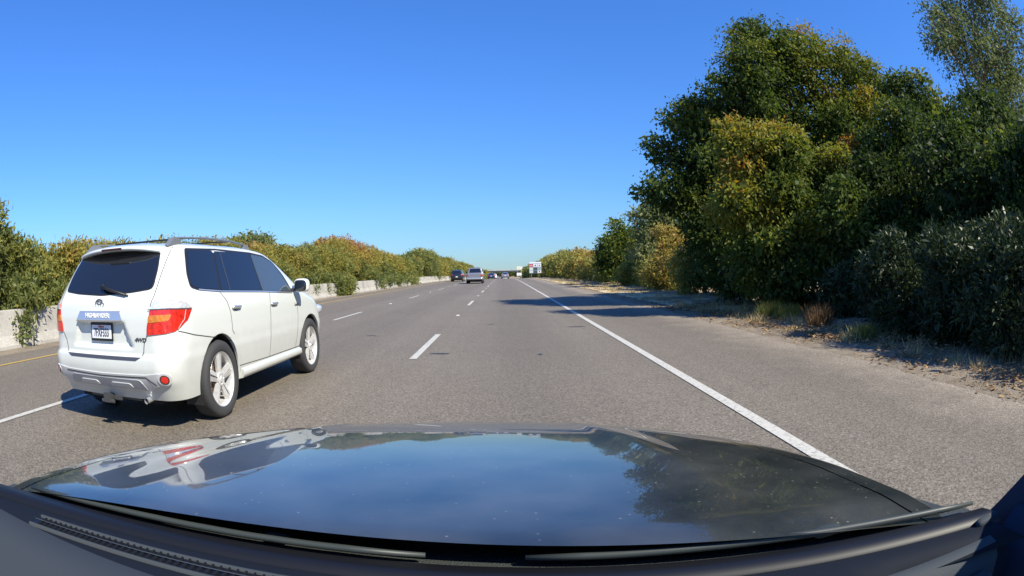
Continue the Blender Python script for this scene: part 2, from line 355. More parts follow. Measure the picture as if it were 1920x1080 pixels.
def unit(a): return a / (np.linalg.norm(a, axis=-1, keepdims=True) + 1e-9)
def foliage(name, lobes, n, per, ll, lw, mat, parent, seed, shell=.16, spread=.22, droop=.25, tone=.4, var=.10, autumn=0, cutz=.05, inner=.25, upbias=.15, bump=.2, erect=0.0, origin=(0, 0, 0), fill=1.0, clump=9):
    r = np.random.RandomState(seed)
    Lb = np.array([l[:6] for l in lobes], float); Lt = np.array([l[6] if len(l) > 6 else 0 for l in lobes])
    if clump:
        sub = []; st = []
        for q_, tq in zip(Lb, Lt):
            sub.append(np.concatenate([q_[:3], q_[3:6] * .74])); st.append(tq - .07)
            dv = unit(r.normal(size=(clump, 3)) + np.array([0, 0, .25]))
            for v_ in dv:
                k_ = r.uniform(.28, .50); sub.append(np.concatenate([q_[:3] + v_ * q_[3:6] * (1.02 - k_ * r.uniform(.45, .9)), q_[3:6] * k_ * np.array([1.1, 1.1, .8])])); st.append(tq + r.normal(.02, .05))
        Lb = np.array(sub); Lt = np.array(st)
    area = Lb[:, 3] * Lb[:, 5]; p = area / area.sum()
    li = r.choice(len(Lb), n, p=p)
    d = unit(r.normal(size=(n, 3)) + np.array([0, 0, upbias]))
    ph = r.rand(len(Lb), 6) * 6.28
    bmp = 1 + bump * (np.sin(d[:, 0] * 4.1 + ph[li, 0]) * np.sin(d[:, 1] * 4.7 + ph[li, 1]) + .7 * np.sin(d[:, 2] * 6.3 + ph[li, 2] + 2 * d[:, 0]) * np.sin(d[:, 0] * 7 + ph[li, 3]))
    f = (1 - np.abs(r.normal(0, shell, n)))
    ins = r.rand(n) < inner
    f = np.where(ins, r.rand(n) ** .5 * .85, f)
    stray = r.rand(n) < .05; f = np.where(stray & ~ins, f + .14 * r.rand(n), f)
    c = Lb[li, :3] + d * Lb[li, 3:6] * (f * bmp)[:, None]
    # drop most sprays buried inside a neighbouring lobe
    q = np.linalg.norm((c[:, None, :] - Lb[None, :, :3]) / Lb[None, :, 3:6], axis=2); q[np.arange(n), li] = 9
    keep = (q.min(1) > .78) | ins
    keep &= c[:, 2] > cutz + (zr(c[:, 1] + origin[1]) - zr(origin[1]))
    c, d, li, ins = c[keep], d[keep], li[keep], ins[keep]; m = len(c)
    top = (c[:, 2] - Lb[:, 2].min()) / max(.1, (Lb[:, 2] + Lb[:, 5]).max() - Lb[:, 2].min())
    wn = np.sin(c[:, 0] * 1.3 + seed) * np.sin(c[:, 1] * 1.1 + seed * 2) + np.sin(c[:, 2] * 1.7 + c[:, 0] * .7 + seed)
    wn2 = np.sin(c[:, 0] * 3.1 + seed * 3) * np.sin(c[:, 2] * 3.7) * np.sin(c[:, 1] * 2.9 + 1)
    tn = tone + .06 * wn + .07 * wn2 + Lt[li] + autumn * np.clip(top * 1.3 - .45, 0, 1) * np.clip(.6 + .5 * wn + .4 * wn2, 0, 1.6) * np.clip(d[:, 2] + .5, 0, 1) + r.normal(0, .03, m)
    K = per
    cc = np.repeat(c, K, 0); dd = np.repeat(d, K, 0); tt = np.repeat(tn, K) + r.normal(0, var, m * K); N = m * K
    ax = unit(dd * .55 + r.normal(0, .62, (N, 3)) + np.array([0, 0, erect - droop]))
    pos = cc + r.normal(0, spread, (N, 3)) * np.array([1, 1, .8]) 
    L = ll * (.65 + .7 * r.rand(N)); W = lw * (.7 + .6 * r.rand(N))
    big = np.repeat(ins, K); L = np.where(big, L * 1.5 * fill, L); W = np.where(big, W * 2.0 * fill, W)
    side = unit(np.cross(ax, r.normal(size=(N, 3)))); nm = np.cross(ax, side)
    V = np.empty((N, 4, 3))
    V[:, 0] = pos; V[:, 2] = pos + ax * L[:, None] - np.array([0, 0, 1]) * (L * .12)[:, None]
    mid = pos + ax * (L * .48)[:, None]
    V[:, 1] = mid + side * (W / 2)[:, None] + nm * (W * .16)[:, None]; V[:, 3] = mid - side * (W / 2)[:, None] + nm * (W * .16)[:, None]
    me = rawmesh(name, V.reshape(-1, 3), np.arange(N * 4).reshape(-1, 4))
    at = me.attributes.new('tint', 'FLOAT', 'POINT'); at.data.foreach_set('value', np.repeat(np.clip(tt, 0, 1), 4).astype(np.float32))
    return link(name, me, parent, mat)
def trunk(name, base, lobes, r0, mat, parent, seed, fork=.35, sub=3):
    rn = random.Random(seed); b = MB(); base = Vector(base); hs = sorted(lobes, key=lambda l: -l[2])
    top = Vector(hs[0][:3])
    fk = base.lerp(top, fork)
    fk.x = base.x + (top.x - base.x) * fork * .6
    b.tube([base - Vector((0, 0, .1)), base.lerp(fk, .15), base.lerp(fk, .55) + Vector((rn.uniform(-.08, .08), rn.uniform(-.08, .08), 0)), fk], [r0 * 1.35, r0, r0 * .85, r0 * .75], 9)
    for l in lobes:
        e = Vector(l[:3]); md = fk.lerp(e, .5) + Vector((rn.uniform(-.3, .3), rn.uniform(-.3, .3), .1 * l[5]))
        b.tube([fk - Vector((0, 0, .1)), md, e], [r0 * .6, r0 * .34, r0 * .15], 6)
        for k in range(sub):
            a = Vector((rn.uniform(-1, 1), rn.uniform(-1, 1), rn.uniform(-.1, 1))).normalized()
            e2 = e + Vector((a.x * l[3], a.y * l[4], a.z * l[5])) * .8
            b.tube([md.lerp(e, .6), e.lerp(e2, .5) + Vector((0, 0, .1)), e2], [r0 * .2, r0 * .11, r0 * .04], 5)
    return b.build(name, mat, parent, True, fix=False)
def place(lobes, base): return [(l[0] - base[0], l[1] - base[1], l[2] - base[2]) + tuple(l[3:]) for l in lobes]
def tree(name, label, cat, base, lobes, n, per, ll, lw, mat, seed, r0=.18, bark=None, group=None, fork=.3, sub=3, **kw):
    o = empty(name, base); tag(o, label, cat, group)
    Lc = place(lobes, base)
    foliage('crown', Lc, n, per, ll, lw, mat, o, seed, origin=base, **kw)
    trunk('trunk', (0, 0, 0), Lc, r0, bark or M_BARK, o, seed, fork, sub)
    return o

def S(x, y, z, r, t=0, sy=1, sz=1): return (x, y, z, r, r * sy, r * sz, t)
# --- tall trees beside the right shoulder
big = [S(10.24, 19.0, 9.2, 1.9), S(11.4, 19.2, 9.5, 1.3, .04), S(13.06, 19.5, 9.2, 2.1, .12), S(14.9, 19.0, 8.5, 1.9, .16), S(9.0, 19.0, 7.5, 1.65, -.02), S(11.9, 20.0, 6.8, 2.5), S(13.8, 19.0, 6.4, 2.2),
       S(7.8, 20.0, 6.4, 1.4, -.08), S(6.9, 20.5, 7.0, .95, -.04), S(7.1, 20.0, 4.9, 1.6, -.1), S(5.8, 20.0, 3.8, .95, -.1), S(7.5, 20.0, 2.8, 1.75, -.1), S(8.0, 19.4, 1.2, 1.4, -.1), S(9.4, 22.2, 6.6, 2.0, -.05), S(11.4, 22.4, 7.6, 2.0, -.05), S(9.0, 22.4, 3.6, 2.0, -.08), S(8.6, 18.6, 1.2, 1.6, -.1), S(10.5, 18.5, 3.6, 2.2, -.05), S(5.9, 20.3, 5.6, .7, -.06)]  # minus tones put shade of left and lower lobes into leaf colour
tree('maple_tree', 'tallest dense green tree with orange-tipped top leaning over the shoulder', 'tree', (9.8, 20.2, 0), big, 13500, 11, .145, .070, M_MAPLE, 11, .26, autumn=.30, tone=.37, spread=.17, shell=.14, sub=6)
front = [S(6.95, 15.2, 4.75, 1.0, .08), S(8.2, 15.2, 4.35, 1.2, .05), S(9.6, 15.2, 4.0, 1.25, .06), S(10.9, 15.3, 3.7, 1.15, .05), S(11.8, 15.6, 4.6, .95, .06), S(7.2, 15.2, 3.2, 1.35, .02), S(8.35, 14.9, 2.6, 1.5, -.05), S(9.86, 15.2, 2.4, 1.4, -.14), S(7.35, 14.9, 1.6, 1.05, -.2), S(8.1, 14.4, 1.05, 1.1, -.25)]  # minus tones paint shade into the leaves of the lower lobes
tree('maple_tree', 'lower yellow-green tree with orange tips standing before the tallest tree', 'tree', (8.6, 15.4, 0), front, 9500, 11, .13, .062, M_MAPLE, 23, .15, autumn=.20, tone=.50, spread=.14, shell=.14, sub=5)
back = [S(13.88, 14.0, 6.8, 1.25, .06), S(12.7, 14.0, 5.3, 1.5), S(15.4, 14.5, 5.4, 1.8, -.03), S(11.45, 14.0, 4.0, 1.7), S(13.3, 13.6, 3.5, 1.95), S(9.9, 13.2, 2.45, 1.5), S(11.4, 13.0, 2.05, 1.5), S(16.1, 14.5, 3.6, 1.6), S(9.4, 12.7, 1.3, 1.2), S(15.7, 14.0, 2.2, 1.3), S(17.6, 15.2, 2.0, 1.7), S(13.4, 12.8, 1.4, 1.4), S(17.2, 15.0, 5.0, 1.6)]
tree('maple_tree', 'dark green shaded tree between the yellow-green tree and the oleanders', 'tree', (12.6, 14.4, 0), back, 10500, 11, .135, .062, M_MAPLE, 37, .2, autumn=.16, tone=.24, spread=.16, shell=.14, sub=5)  # low tone puts this tree's shade into the leaf colour
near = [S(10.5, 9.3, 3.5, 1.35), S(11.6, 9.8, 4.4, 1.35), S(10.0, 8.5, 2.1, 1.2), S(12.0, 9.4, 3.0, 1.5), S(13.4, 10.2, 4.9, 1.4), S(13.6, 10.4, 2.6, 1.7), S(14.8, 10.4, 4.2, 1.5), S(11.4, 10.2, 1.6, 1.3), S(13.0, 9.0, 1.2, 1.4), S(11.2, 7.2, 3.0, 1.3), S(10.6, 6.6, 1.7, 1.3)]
tree('maple_tree', 'low dark tree rising straight behind the oleander shrubs', 'tree', (12.4, 9.8, 0), near, 7000, 11, .13, .06, M_MAPLE, 38, .16, autumn=.1, tone=.18, spread=.16, shell=.15, sub=4)  # leaf tone lowered so the colour itself carries shade
hid = [S(11.2, 26.0, 5.4, 1.7), S(10.8, 26.4, 4.0, 1.8), S(12.4, 26.4, 4.6, 2.0), S(10.6, 27, 2.4, 1.8), S(12.0, 26, 2.4, 2.2)]
tree('maple_tree', 'green tree standing close behind the tallest tree', 'tree', (10.6, 26.8, 0), hid, 4200, 10, .20, .10, M_MAPLE, 39, .2, autumn=.2, tone=.36, spread=.2)
nxt = [S(12.6, 4.6, 4.6, 1.6), S(11.8, 3.8, 3.2, 1.7), S(13.4, 4.6, 2.6, 1.8), S(12.0, 6.2, 3.4, 1.6), S(11.6, 2.0, 3.6, 1.7), S(12.0, 5.0, 1.4, 1.5)]
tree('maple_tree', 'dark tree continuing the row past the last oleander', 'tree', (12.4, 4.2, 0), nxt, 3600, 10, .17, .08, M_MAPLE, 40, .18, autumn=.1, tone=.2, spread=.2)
airy = [S(19.6, 16.0, 11.9, 1.5), S(21.0, 16.2, 12.6, 1.5), S(22.9, 16.0, 13.9, 2.0), S(21.7, 16.0, 10.4, 1.9), S(26.3, 16.0, 13.0, 2.4), S(24.0, 16.0, 11.2, 1.9), S(23.2, 16.0, 8.6, 2.0), S(23.4, 16.0, 6.3, 2.0), S(21.4, 16.0, 4.6, 1.8), S(26.5, 15.5, 9.6, 2.4), S(26.0, 15.5, 5.9, 2.6), S(24.5, 15.5, 16.5, 2.2), S(22.2, 15.0, 2.4, 2.0), S(25.5, 15.0, 3.0, 2.2)]
tree('willow_tree', 'tall airy grey-green tree with thin branches and sky showing through', 'tree', (23.6, 16.6, 0), airy, 7600, 10, .17, .075, M_AIRY, 41, .26, M_PALEBARK, spread=.26, shell=.3, inner=.14, droop=.2, tone=.45, var=.15, sub=9, bump=.3, clump=12)
# --- oleanders by the shaded shoulder
def oleander(label, lobes, seed, n=1500, mat=None, group='oleander shrubs on the shaded shoulder', base_t=.28, ll=.12, lw=.028, **kw):
    bx = sum(l[0] for l in lobes) / len(lobes); by = sum(l[1] for l in lobes) / len(lobes)
    return tree('oleander_shrub', label, 'shrub', (bx, by, float(zr(by))), [tuple(l[:2]) + (l[2] + float(zr(by)),) + tuple(l[3:]) for l in lobes], n, 12, ll, lw, mat or M_OLE_SHADE, seed, .05, M_BARK, group, fork=.15, sub=2, tone=base_t, spread=.10, droop=-.1, erect=.15, shell=.15, **kw)
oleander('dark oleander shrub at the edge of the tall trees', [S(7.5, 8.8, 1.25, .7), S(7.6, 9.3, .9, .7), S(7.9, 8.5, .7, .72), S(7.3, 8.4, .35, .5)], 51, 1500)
oleander('broad oleander shrub with sunlit leaf tips over the leaf litter', [S(7.6, 6.9, 1.2, .85, .1), S(7.75, 6.5, .6, .9), S(7.4, 7.0, .5, .7), S(8.5, 6.9, 1.5, .65, .1)], 52, 2400)
oleander('tall oleander shrub with pale leaf whorls beside the dirt verge', [S(7.25, 5.2, .95, .85, .12), S(7.3, 4.8, .45, .7), S(7.8, 5.4, 1.4, .7, .12), S(8.3, 4.8, 1.0, .9)], 53, 2600)
oleander('oleander shrub growing past the end of the shaded verge', [S(7.7, 3.0, 1.0, .9, .05), S(7.8, 2.4, .6, .8), S(8.6, 3.2, 1.3, .9), S(8.4, 1.6, 1.0, .9)], 54, 1600)
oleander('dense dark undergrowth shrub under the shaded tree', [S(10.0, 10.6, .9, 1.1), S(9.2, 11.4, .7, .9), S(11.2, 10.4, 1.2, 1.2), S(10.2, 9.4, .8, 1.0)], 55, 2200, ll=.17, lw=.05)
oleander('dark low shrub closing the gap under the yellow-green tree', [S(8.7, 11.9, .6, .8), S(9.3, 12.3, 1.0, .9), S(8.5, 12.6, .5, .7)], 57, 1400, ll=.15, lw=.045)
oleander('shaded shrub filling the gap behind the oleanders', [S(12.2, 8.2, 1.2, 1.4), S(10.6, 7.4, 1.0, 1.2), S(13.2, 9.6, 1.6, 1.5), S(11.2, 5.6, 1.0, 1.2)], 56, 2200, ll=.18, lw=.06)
# --- bushes and trees farther along the right verge
def far_bush(name, label, base, lobes, seed, n, per, ll, lw, mat, group, **kw):
    z0 = float(zr(base[1]))
    return tree(name, label, 'tree' if 'tree' in name else 'shrub', (base[0], base[1], z0), [(l[0], l[1], l[2] + z0) + tuple(l[3:]) for l in lobes], n, per, ll, lw, mat, seed, .12, M_BARK, group, fork=.2, sub=1, **kw)
G2 = 'trees and shrubs along the far right verge'
far_bush('verge_shrub', 'yellow-green shrub just beyond the tallest tree', (10.20, 28.5), [S(9.60, 28.2, 1.2, 1.3, .1), S(10.60, 29, 2.0, 1.4, .1), S(9.20, 27.2, .7, .8, -.1), S(11.20, 27.5, 1.2, 1.4)], 61, 2300, 9, .17, .06, M_OLE, G2, spread=.16, tone=.55)
far_bush('verge_shrub', 'tall yellow shrub with upright golden sprays beyond the tallest tree', (10.40, 34), [S(9.80, 33.6, 1.4, 1.4, .1), S(10.40, 34.5, 2.7, 1.4, .2), S(11.20, 34, 1.6, 1.6, .1), S(9.10, 34, .8, .9)], 62, 2500, 9, .19, .06, M_OLE, G2, spread=.18, tone=.6, erect=.3)
far_bush('verge_tree', 'pale grey-green tree rising above the yellow shrubs', (11.40, 42), [S(10.90, 42, 5.2, 1.6), S(11.90, 42.5, 4.4, 1.8), S(10.50, 42, 3.4, 1.6), S(11.60, 41.5, 2.2, 1.9), S(12.60, 42, 5.4, 1.4)], 63, 2600, 9, .24, .085, M_AIRY, G2, spread=.24, tone=.75)
far_bush('verge_tree', 'round dark green tree between pale tree and orange shrubs', (10.40, 50.5), [S(10.00, 50, 3.0, 1.7), S(10.40, 50.5, 4.1, 1.5), S(9.30, 50, 1.8, 1.6), S(11.20, 50.5, 2.6, 1.9)], 64, 2300, 9, .26, .11, M_MAPLE, G2, spread=.22, tone=.4)
rr = random.Random(7)
labs = {0: 'olive-green shrub in the row of far verge shrubs', 1: 'orange-brown tinted shrub in the row of far verge shrubs', 2: 'yellowish shrub in the row of far verge shrubs'}
for i, (x, y, h, t, k) in enumerate([(8.6, 40, 2.1, .1, 2), (8.3, 45.5, 1.9, .15, 2), (8.6, 57, 2.6, .0, 0), (8.8, 63, 3.1, .25, 1), (9.0, 70, 3.5, .3, 1), (8.8, 78, 3.9, .28, 1), (9.0, 87, 4.3, .2, 1), (9.2, 97, 4.6, .12, 2), (8.8, 108, 4.9, .2, 1), (9.6, 120, 5.2, .05, 0), (10.4, 134, 5.6, .1, 2), (10.6, 150, 5.8, .1, 2), (10.6, 168, 5.9, .05, 0), (10.2, 190, 5.8, .0, 0), (10.4, 215, 5.8, 0, 0), (11, 250, 6, 0, 0), (11, 290, 6, 0, 0), (12, 340, 6, 0, 0)]):
    x += 1.7 + (.3 if y > 100 else 0); q = h * .42; lb = [S(x, y, h - q, q, t), S(x - .4 * q, y - q, h * .42, q * 1.05, t * .5), S(x + q * .9, y + .3 * q, h * .5, q * 1.2, t), S(x - .5 * q, y + q, h * .40, q, t * .3), S(x, y - .6 * q, h * .22, q * .95, -.12)]
    s = max(1, y / 50)
    far_bush('verge_shrub', labs[k], (x, y), lb, 70 + i, int(1500 / s ** .3), 8, .17 * s, .07 * s, M_OLE, G2, spread=.15 * s ** .5 * 1.1, tone=.45)

# --- oleander hedge in the median behind the barrier
G3 = 'oleander bushes in the median hedge'
def median_bush(x, y, h, wdt, t, seed, label, dens=1.0, mat=None, overhang=0):
    z0 = float(zr(y)); s = max(1, (max(y, 20) / 34) ** .75)
    lb = [S(x, y, h - wdt * .75, wdt * .8, t), S(x + .25, y - wdt * .7, h * .55, wdt * .85, t * .6), S(x + .3, y + wdt * .7, h * .58, wdt * .85, t * .7), S(x - .6, y, h * .5, wdt, t * .5), S(x + .35, y - .2, h * .36, wdt * .8, -.06)]
    if overhang > 2: lb += [S(x + 1.5, y - 1.3, .75, .75, -.08), S(x + 1.5, y + 1.2, .65, .7, -.08), S(x + 1.6, y, .55, .7, -.1)]
    if overhang: lb += [S(x + 1.25, y + .2, .85 + overhang * .1, .5, -.12), S(x + 1.45, y - .2, .45, .38, -.15)]
    o = empty('oleander_bush', (x, y, z0)); tag(o, label, 'bush', G3)
    Lc = [(l[0] - x, l[1] - y, l[2]) + tuple(l[3:]) for l in lb]
    foliage('crown', Lc, int(2300 * dens / s ** .35), 10, .155 * s, .045 * s, mat or M_OLE, o, seed, tone=.41, spread=.12 * s ** .6, erect=.28, droop=0, shell=.13, autumn=.15, origin=(x, y, z0), inner=.22, bump=.16)
    trunk('trunk', (0, 0, 0), Lc[:4], .07, M_BARK, o, seed, .15, 1)
    return o
LB = 'olive-green oleander bush in the even median hedge row'
rr = random.Random(5)
median_bush(-12.75, 6.3, 4.7, 1.45, .10, 200, 'tallest oleander bush spilling over the barrier behind the SUV', 1.6, overhang=2)
median_bush(-12.5, 8.7, 2.85, .95, -.02, 201, 'bluish-green oleander bush drooping down the barrier face beside the tallest bush', 1.3, overhang=2)
median_bush(-12.9, 4.2, 4.4, 1.5, .05, 199, 'oleander bush at the near end of the median hedge', 1.0)
for i, (y, h, t) in enumerate([(11.2, 2.45, .10), (13.2, 2.6, .12), (15.3, 2.6, .1), (17.6, 2.8, .1), (20, 2.9, .1), (22.5, 3.0, .1), (25, 3.1, .15), (27.6, 3.05, .15), (30.2, 3.1, .2), (32.8, 3.3, .17), (35.4, 3.35, .08)]):
    median_bush(-12.7 + rr.uniform(-.1, .1), y, h, 1.3, t, 210 + i, LB, 1.15, overhang=1 if i in (6, 9, 10) else 0)
median_bush(-12.4, 38.4, 3.5, 1.5, .15, 230, 'grey-green bush hanging low over the barrier down to the road', 1.2, overhang=3)
for x_, y_, h_ in ((-11.0, 38.6, 1.3),): median_bush(x_, y_, h_, .75, -.02, 231, 'pale low oleander shoot growing in front of the barrier', .6)
median_bush(-12.8, 42.0, 4.2, 1.7, .36, 232, 'tall rusty-topped oleander bush in the median hedge', 1.3)
median_bush(-12.8, 46.5, 4.35, 1.8, .40, 233, 'broad rust-coloured oleander bush behind the rusty-topped one', 1.2)
median_bush(-12.7, 51.0, 4.0, 1.7, .2, 234, LB, 1.1, overhang=3)
for i, (y, h, t) in enumerate([(55.5, 3.7, .1), (60, 3.4, .12), (65, 3.3, .2), (70, 3.3, .1), (75, 3.4, .05), (80.5, 3.5, .05)]):
    median_bush(-12.7 + rr.uniform(-.15, .15), y, h, 1.7, t, 240 + i, LB, 1, overhang=3 if i in (0, 1, 2, 3) else 0)
median_bush(-12.8, 87.5, 4.6, 2.3, -.05, 250, 'domed green bush standing above the median hedge', 1.2)
median_bush(-12.8, 93.5, 5.1, 2.5, -.06, 251, 'highest domed green bush in the distant median hedge', 1.2)
for i in range(18):
    y = 100 + i * 9 + i * i * .55; h = 3.9 + .5 * math.sin(i * 1.7) + .02 * i
    median_bush(-12.9, y, h, 2.6 + .05 * i, [.1, .3, .15, .0, .2][i % 5], 260 + i, 'small far-off oleander bush in the distant median hedge', .9)
# trees beyond the median
tree('roadside_tree', 'small round light-green tree rising behind the median hedge', 'tree', (-19, 41, 0), [S(-19.3, 41, 3.9, .95, .1), S(-18.5, 41.3, 3.75, .9), S(-20.1, 41, 3.7, .85), S(-19, 40.6, 3.0, 1.2)], 1300, 9, .22, .10, M_AIRY, 300, .12, spread=.22, tone=.7)

# --- leaf litter, dry grass, weeds on the verge
M_LITTER = leaf_mat('dead_leaf', [(0, (.13, .08, .045)), (.5, (.28, .17, .08)), (1, (.42, .28, .13))], .1, .8, .1)
M_DRY = leaf_mat('dry_grass', [(0, (.26, .20, .10)), (.5, (.46, .37, .19)), (1, (.60, .50, .28))], .25, .8, .1)
def litter():
    r = np.random.RandomState(9); N = 15000
    y = np.concatenate([r.uniform(1, 20, N * 3 // 4), r.uniform(18, 60, N - N * 3 // 4)])
    x = 5.75 + np.abs(r.normal(0, 1.0, N)) - r.rand(N) ** 3 * .9
    cl = np.sin(x * 3 + y * .9) + np.sin(y * 2.1 - x) + r.normal(0, .8, N); k = cl > -.4; x, y = x[k], y[k]; N = len(x)
    a = r.rand(N) * 6.28; L = .045 + .05 * r.rand(N); ax = np.stack([np.cos(a), np.sin(a), r.normal(0, .25, N)], 1); sd_ = np.stack([-np.sin(a), np.cos(a), r.normal(0, .3, N)], 1)
    z = .03 + .055 * r.rand(N) + np.clip((x - 5.6) / 3, 0, 1) * .12
    z = np.where(x < 5.6, .02 + .01 * r.rand(N), z)
    c = np.stack([x, y, z], 1); V = np.empty((N, 4, 3))
    V[:, 0] = c - ax * L[:, None] * .5; V[:, 2] = c + ax * L[:, None] * .5; V[:, 1] = c + sd_ * L[:, None] * .28; V[:, 3] = c - sd_ * L[:, None] * .28
    me = rawmesh('leaf_litter', V.reshape(-1, 3), np.arange(4 * N).reshape(-1, 4)); at = me.attributes.new('tint', 'FLOAT', 'POINT'); at.data.foreach_set('value', np.repeat(r.rand(N), 4).astype(np.float32))
    o = link('leaf_litter', me, None, M_LITTER); tag(o, 'scattered dry leaf litter along the dirt verge', 'leaf litter', kind='stuff')
    r = np.random.RandomState(10); N = 30000
    cx = r.uniform(5.9, 9.5, 420); cy = np.concatenate([r.uniform(4, 20, 200), r.uniform(18, 75, 220)]); ki = r.randint(0, 420, N)
    hh = (.05 + .16 * r.rand(420) ** 2)[ki]
    x = cx[ki] + r.normal(0, .11, N); y = cy[ki] + r.normal(0, .14, N); z = np.full(N, .02)
    h = hh * (.5 + r.rand(N)); lean = r.normal(0, .45, (N, 2)); wd = .006 + .0001 * y; a = r.rand(N) * 6.28
    V = np.empty((N, 3, 3)); V[:, 0] = np.stack([x - wd * np.cos(a), y - wd * np.sin(a), z], 1); V[:, 1] = np.stack([x + wd * np.cos(a), y + wd * np.sin(a), z], 1)
    V[:, 2] = np.stack([x + lean[:, 0] * h, y + lean[:, 1] * h, z + h], 1)
    me = rawmesh('dry_grass', V.reshape(-1, 3), np.arange(3 * N).reshape(-1, 3)); at = me.attributes.new('tint', 'FLOAT', 'POINT'); at.data.foreach_set('value', np.repeat(r.rand(N), 3).astype(np.float32))
    o = link('dry_grass', me, None, M_DRY); tag(o, 'straw-coloured dry grass tufts along the verge', 'grass', kind='stuff')
litter()
def weed(x, y, h, label, seed, mat, base_t):
    o = empty('verge_weed', (x, y, .03)); tag(o, label, 'weed')
    r = np.random.RandomState(seed); N = 500
    a = r.rand(N) * 6.28; rr_ = np.abs(r.normal(0, .16, N)); p0 = np.stack([rr_ * np.cos(a), rr_ * np.sin(a), np.zeros(N)], 1)
    d = np.stack([np.cos(a) * .35, np.sin(a) * .35, np.ones(N)], 1) + r.normal(0, .2, (N, 3)); hh = h * (.4 + .6 * r.rand(N)); wd = .012
    V = np.empty((N, 3, 3)); V[:, 0] = p0 - [wd, 0, 0]; V[:, 1] = p0 + [wd, 0, 0]; V[:, 2] = p0 + unit(d) * hh[:, None]
    me = rawmesh('blades', V.reshape(-1, 3), np.arange(3 * N).reshape(-1, 3)); at = me.attributes.new('tint', 'FLOAT', 'POINT'); at.data.foreach_set('value', np.repeat(np.clip(base_t + r.normal(0, .15, N), 0, 1), 3).astype(np.float32))
    link('blades', me, o, mat)
weed(6.75, 13.6, .55, 'green tuft of tall grass at the foot of the shaded trees', 1, M_OLE, .5)
weed(7.1, 13.0, .5, 'greenish grass tuft with yellow tips at the foot of the shaded trees', 2, M_OLE, .6)
weed(6.9, 11.1, .6, 'reddish-brown dried weed on the shaded verge', 3, M_LITTER, .15)
weed(6.45, 8.6, .35, 'small leafy weed on the shaded verge near the oleanders', 4, M_OLE, .35)

# ------------------------------------------------------------------ vehicles
def pchip(x, xs, ys):
    xs = np.asarray(xs, float); ys = np.asarray(ys, float); h = np.diff(xs); dl = np.diff(ys) / h
    d = np.zeros(len(xs)); d[0] = dl[0]; d[-1] = dl[-1]
    for i in range(1, len(xs) - 1):
        if dl[i - 1] * dl[i] > 0:
            w1 = 2 * h[i] + h[i - 1]; w2 = h[i] + 2 * h[i - 1]; d[i] = (w1 + w2) / (w1 / dl[i - 1] + w2 / dl[i])
    i = int(np.clip(np.searchsorted(xs, x) - 1, 0, len(xs) - 2)); t = (x - xs[i]) / h[i]
    return float(ys[i] * (2 * t ** 3 - 3 * t * t + 1) + h[i] * d[i] * (t ** 3 - 2 * t * t + t) + ys[i + 1] * (-2 * t ** 3 + 3 * t * t) + h[i] * d[i + 1] * (t ** 3 - t * t))
class Body:
    def __init__(s, zs, prof, n=(24, 16, 120, 14, 10), dent=None, pw=2.3, ymid=1.3):
        s.zs = zs; s.p = prof; s.n = n; s.cache = {}; s.dent = dent; s.e = 2 / pw; s.ymid = ymid
    def outline(s, z):
        k = round(float(z), 5)
        if k in s.cache: return s.cache[k]
        W, YR, YF, RX, RY, BW, FX, FY = [pchip(z, s.zs, s.p[q]) for q in ('W', 'YR', 'YF', 'RX', 'RY', 'BW', 'FX', 'FY')]
        n = s.n; e = s.e; xr = W - RX
        x = np.linspace(0, xr, n[0] + 1); y = YR + BW * (x / W) ** 2
        a = np.linspace(0, np.pi / 2, n[1] + 1)[1:]; ye = y[-1]
        x2 = xr + RX * np.sin(a) ** e; y2 = ye + RY * (1 - np.clip(np.cos(a), 0, 1) ** e)
        ys = np.linspace(ye + RY, YF - FY, n[2] + 1)[1:]; x3 = np.full(len(ys), W)
        af = np.linspace(0, np.pi / 2, n[3] + 1)[1:]; fb = .08 * min(1, FY / .3)
        x4 = W - FX * (1 - np.clip(np.cos(af), 0, 1) ** e); y4 = YF - FY + (FY - fb) * np.sin(af) ** e
        xf = np.linspace(W - FX, 0, n[4] + 1)[1:]; y5 = YF - fb * (xf / (W - FX)) ** 2
        X = np.concatenate([x, x2, x3, x4, xf]); Y = np.concatenate([y, y2, ys, y4, y5])
        X = X * (1 - .006 * ((Y - s.ymid) / 2) ** 2)
        if s.dent is not None: Y = Y + np.array([s.dent(a_, z) if i < n[0] + n[1] else 0 for i, a_ in enumerate(X)])
        d = np.concatenate([[0], np.cumsum(np.hypot(np.diff(X), np.diff(Y)))])
        s.cache[k] = (X, Y, d); return s.cache[k]
    def S(s, q, z):
        z = min(max(z, s.zs[0]), s.zs[-1]); X, Y, d = s.outline(z); sg = -1 if q < 0 else 1
        return Vector((sg * np.interp(abs(q), d, X), np.interp(abs(q), d, Y), z))
    def Y(s, y, z, sg=1):
        z = min(max(z, s.zs[0]), s.zs[-1]); X, Yv, d = s.outline(z); k = s.n[0]
        return Vector((sg * np.interp(y, Yv[k:], X[k:]), y, z))
    def norm(s, f, u, z):
        e = .012; a = f(u + e, z) - f(u - e, z); b = f(u, z + e) - f(u, z - e); n = a.cross(b).normalized(); p = f(u, z)
        if n.dot(Vector((p.x, p.y - s.ymid, .3))) < 0: n = -n
        return n
    def shell(s, step=.0125):
        zs = np.arange(s.zs[0], s.zs[-1] - 1e-6, step); zs = np.append(zs, s.zs[-1]); rows = []
        for z in zs:
            X, Y, d = s.outline(z)
            x = np.concatenate([X, -X[-2:0:-1]]); y = np.concatenate([Y, Y[-2:0:-1]])
            rows.append(np.stack([x, y, np.full(len(x), z)], 1))
        return np.array(rows)
def pin(p, poly):
    x, y = p; c = False; j = len(poly) - 1
    for i in range(len(poly)):
        if (poly[i][1] > y) != (poly[j][1] > y) and x < (poly[j][0] - poly[i][0]) * (y - poly[i][1]) / (poly[j][1] - poly[i][1]) + poly[i][0]: c = not c
        j = i
    return c
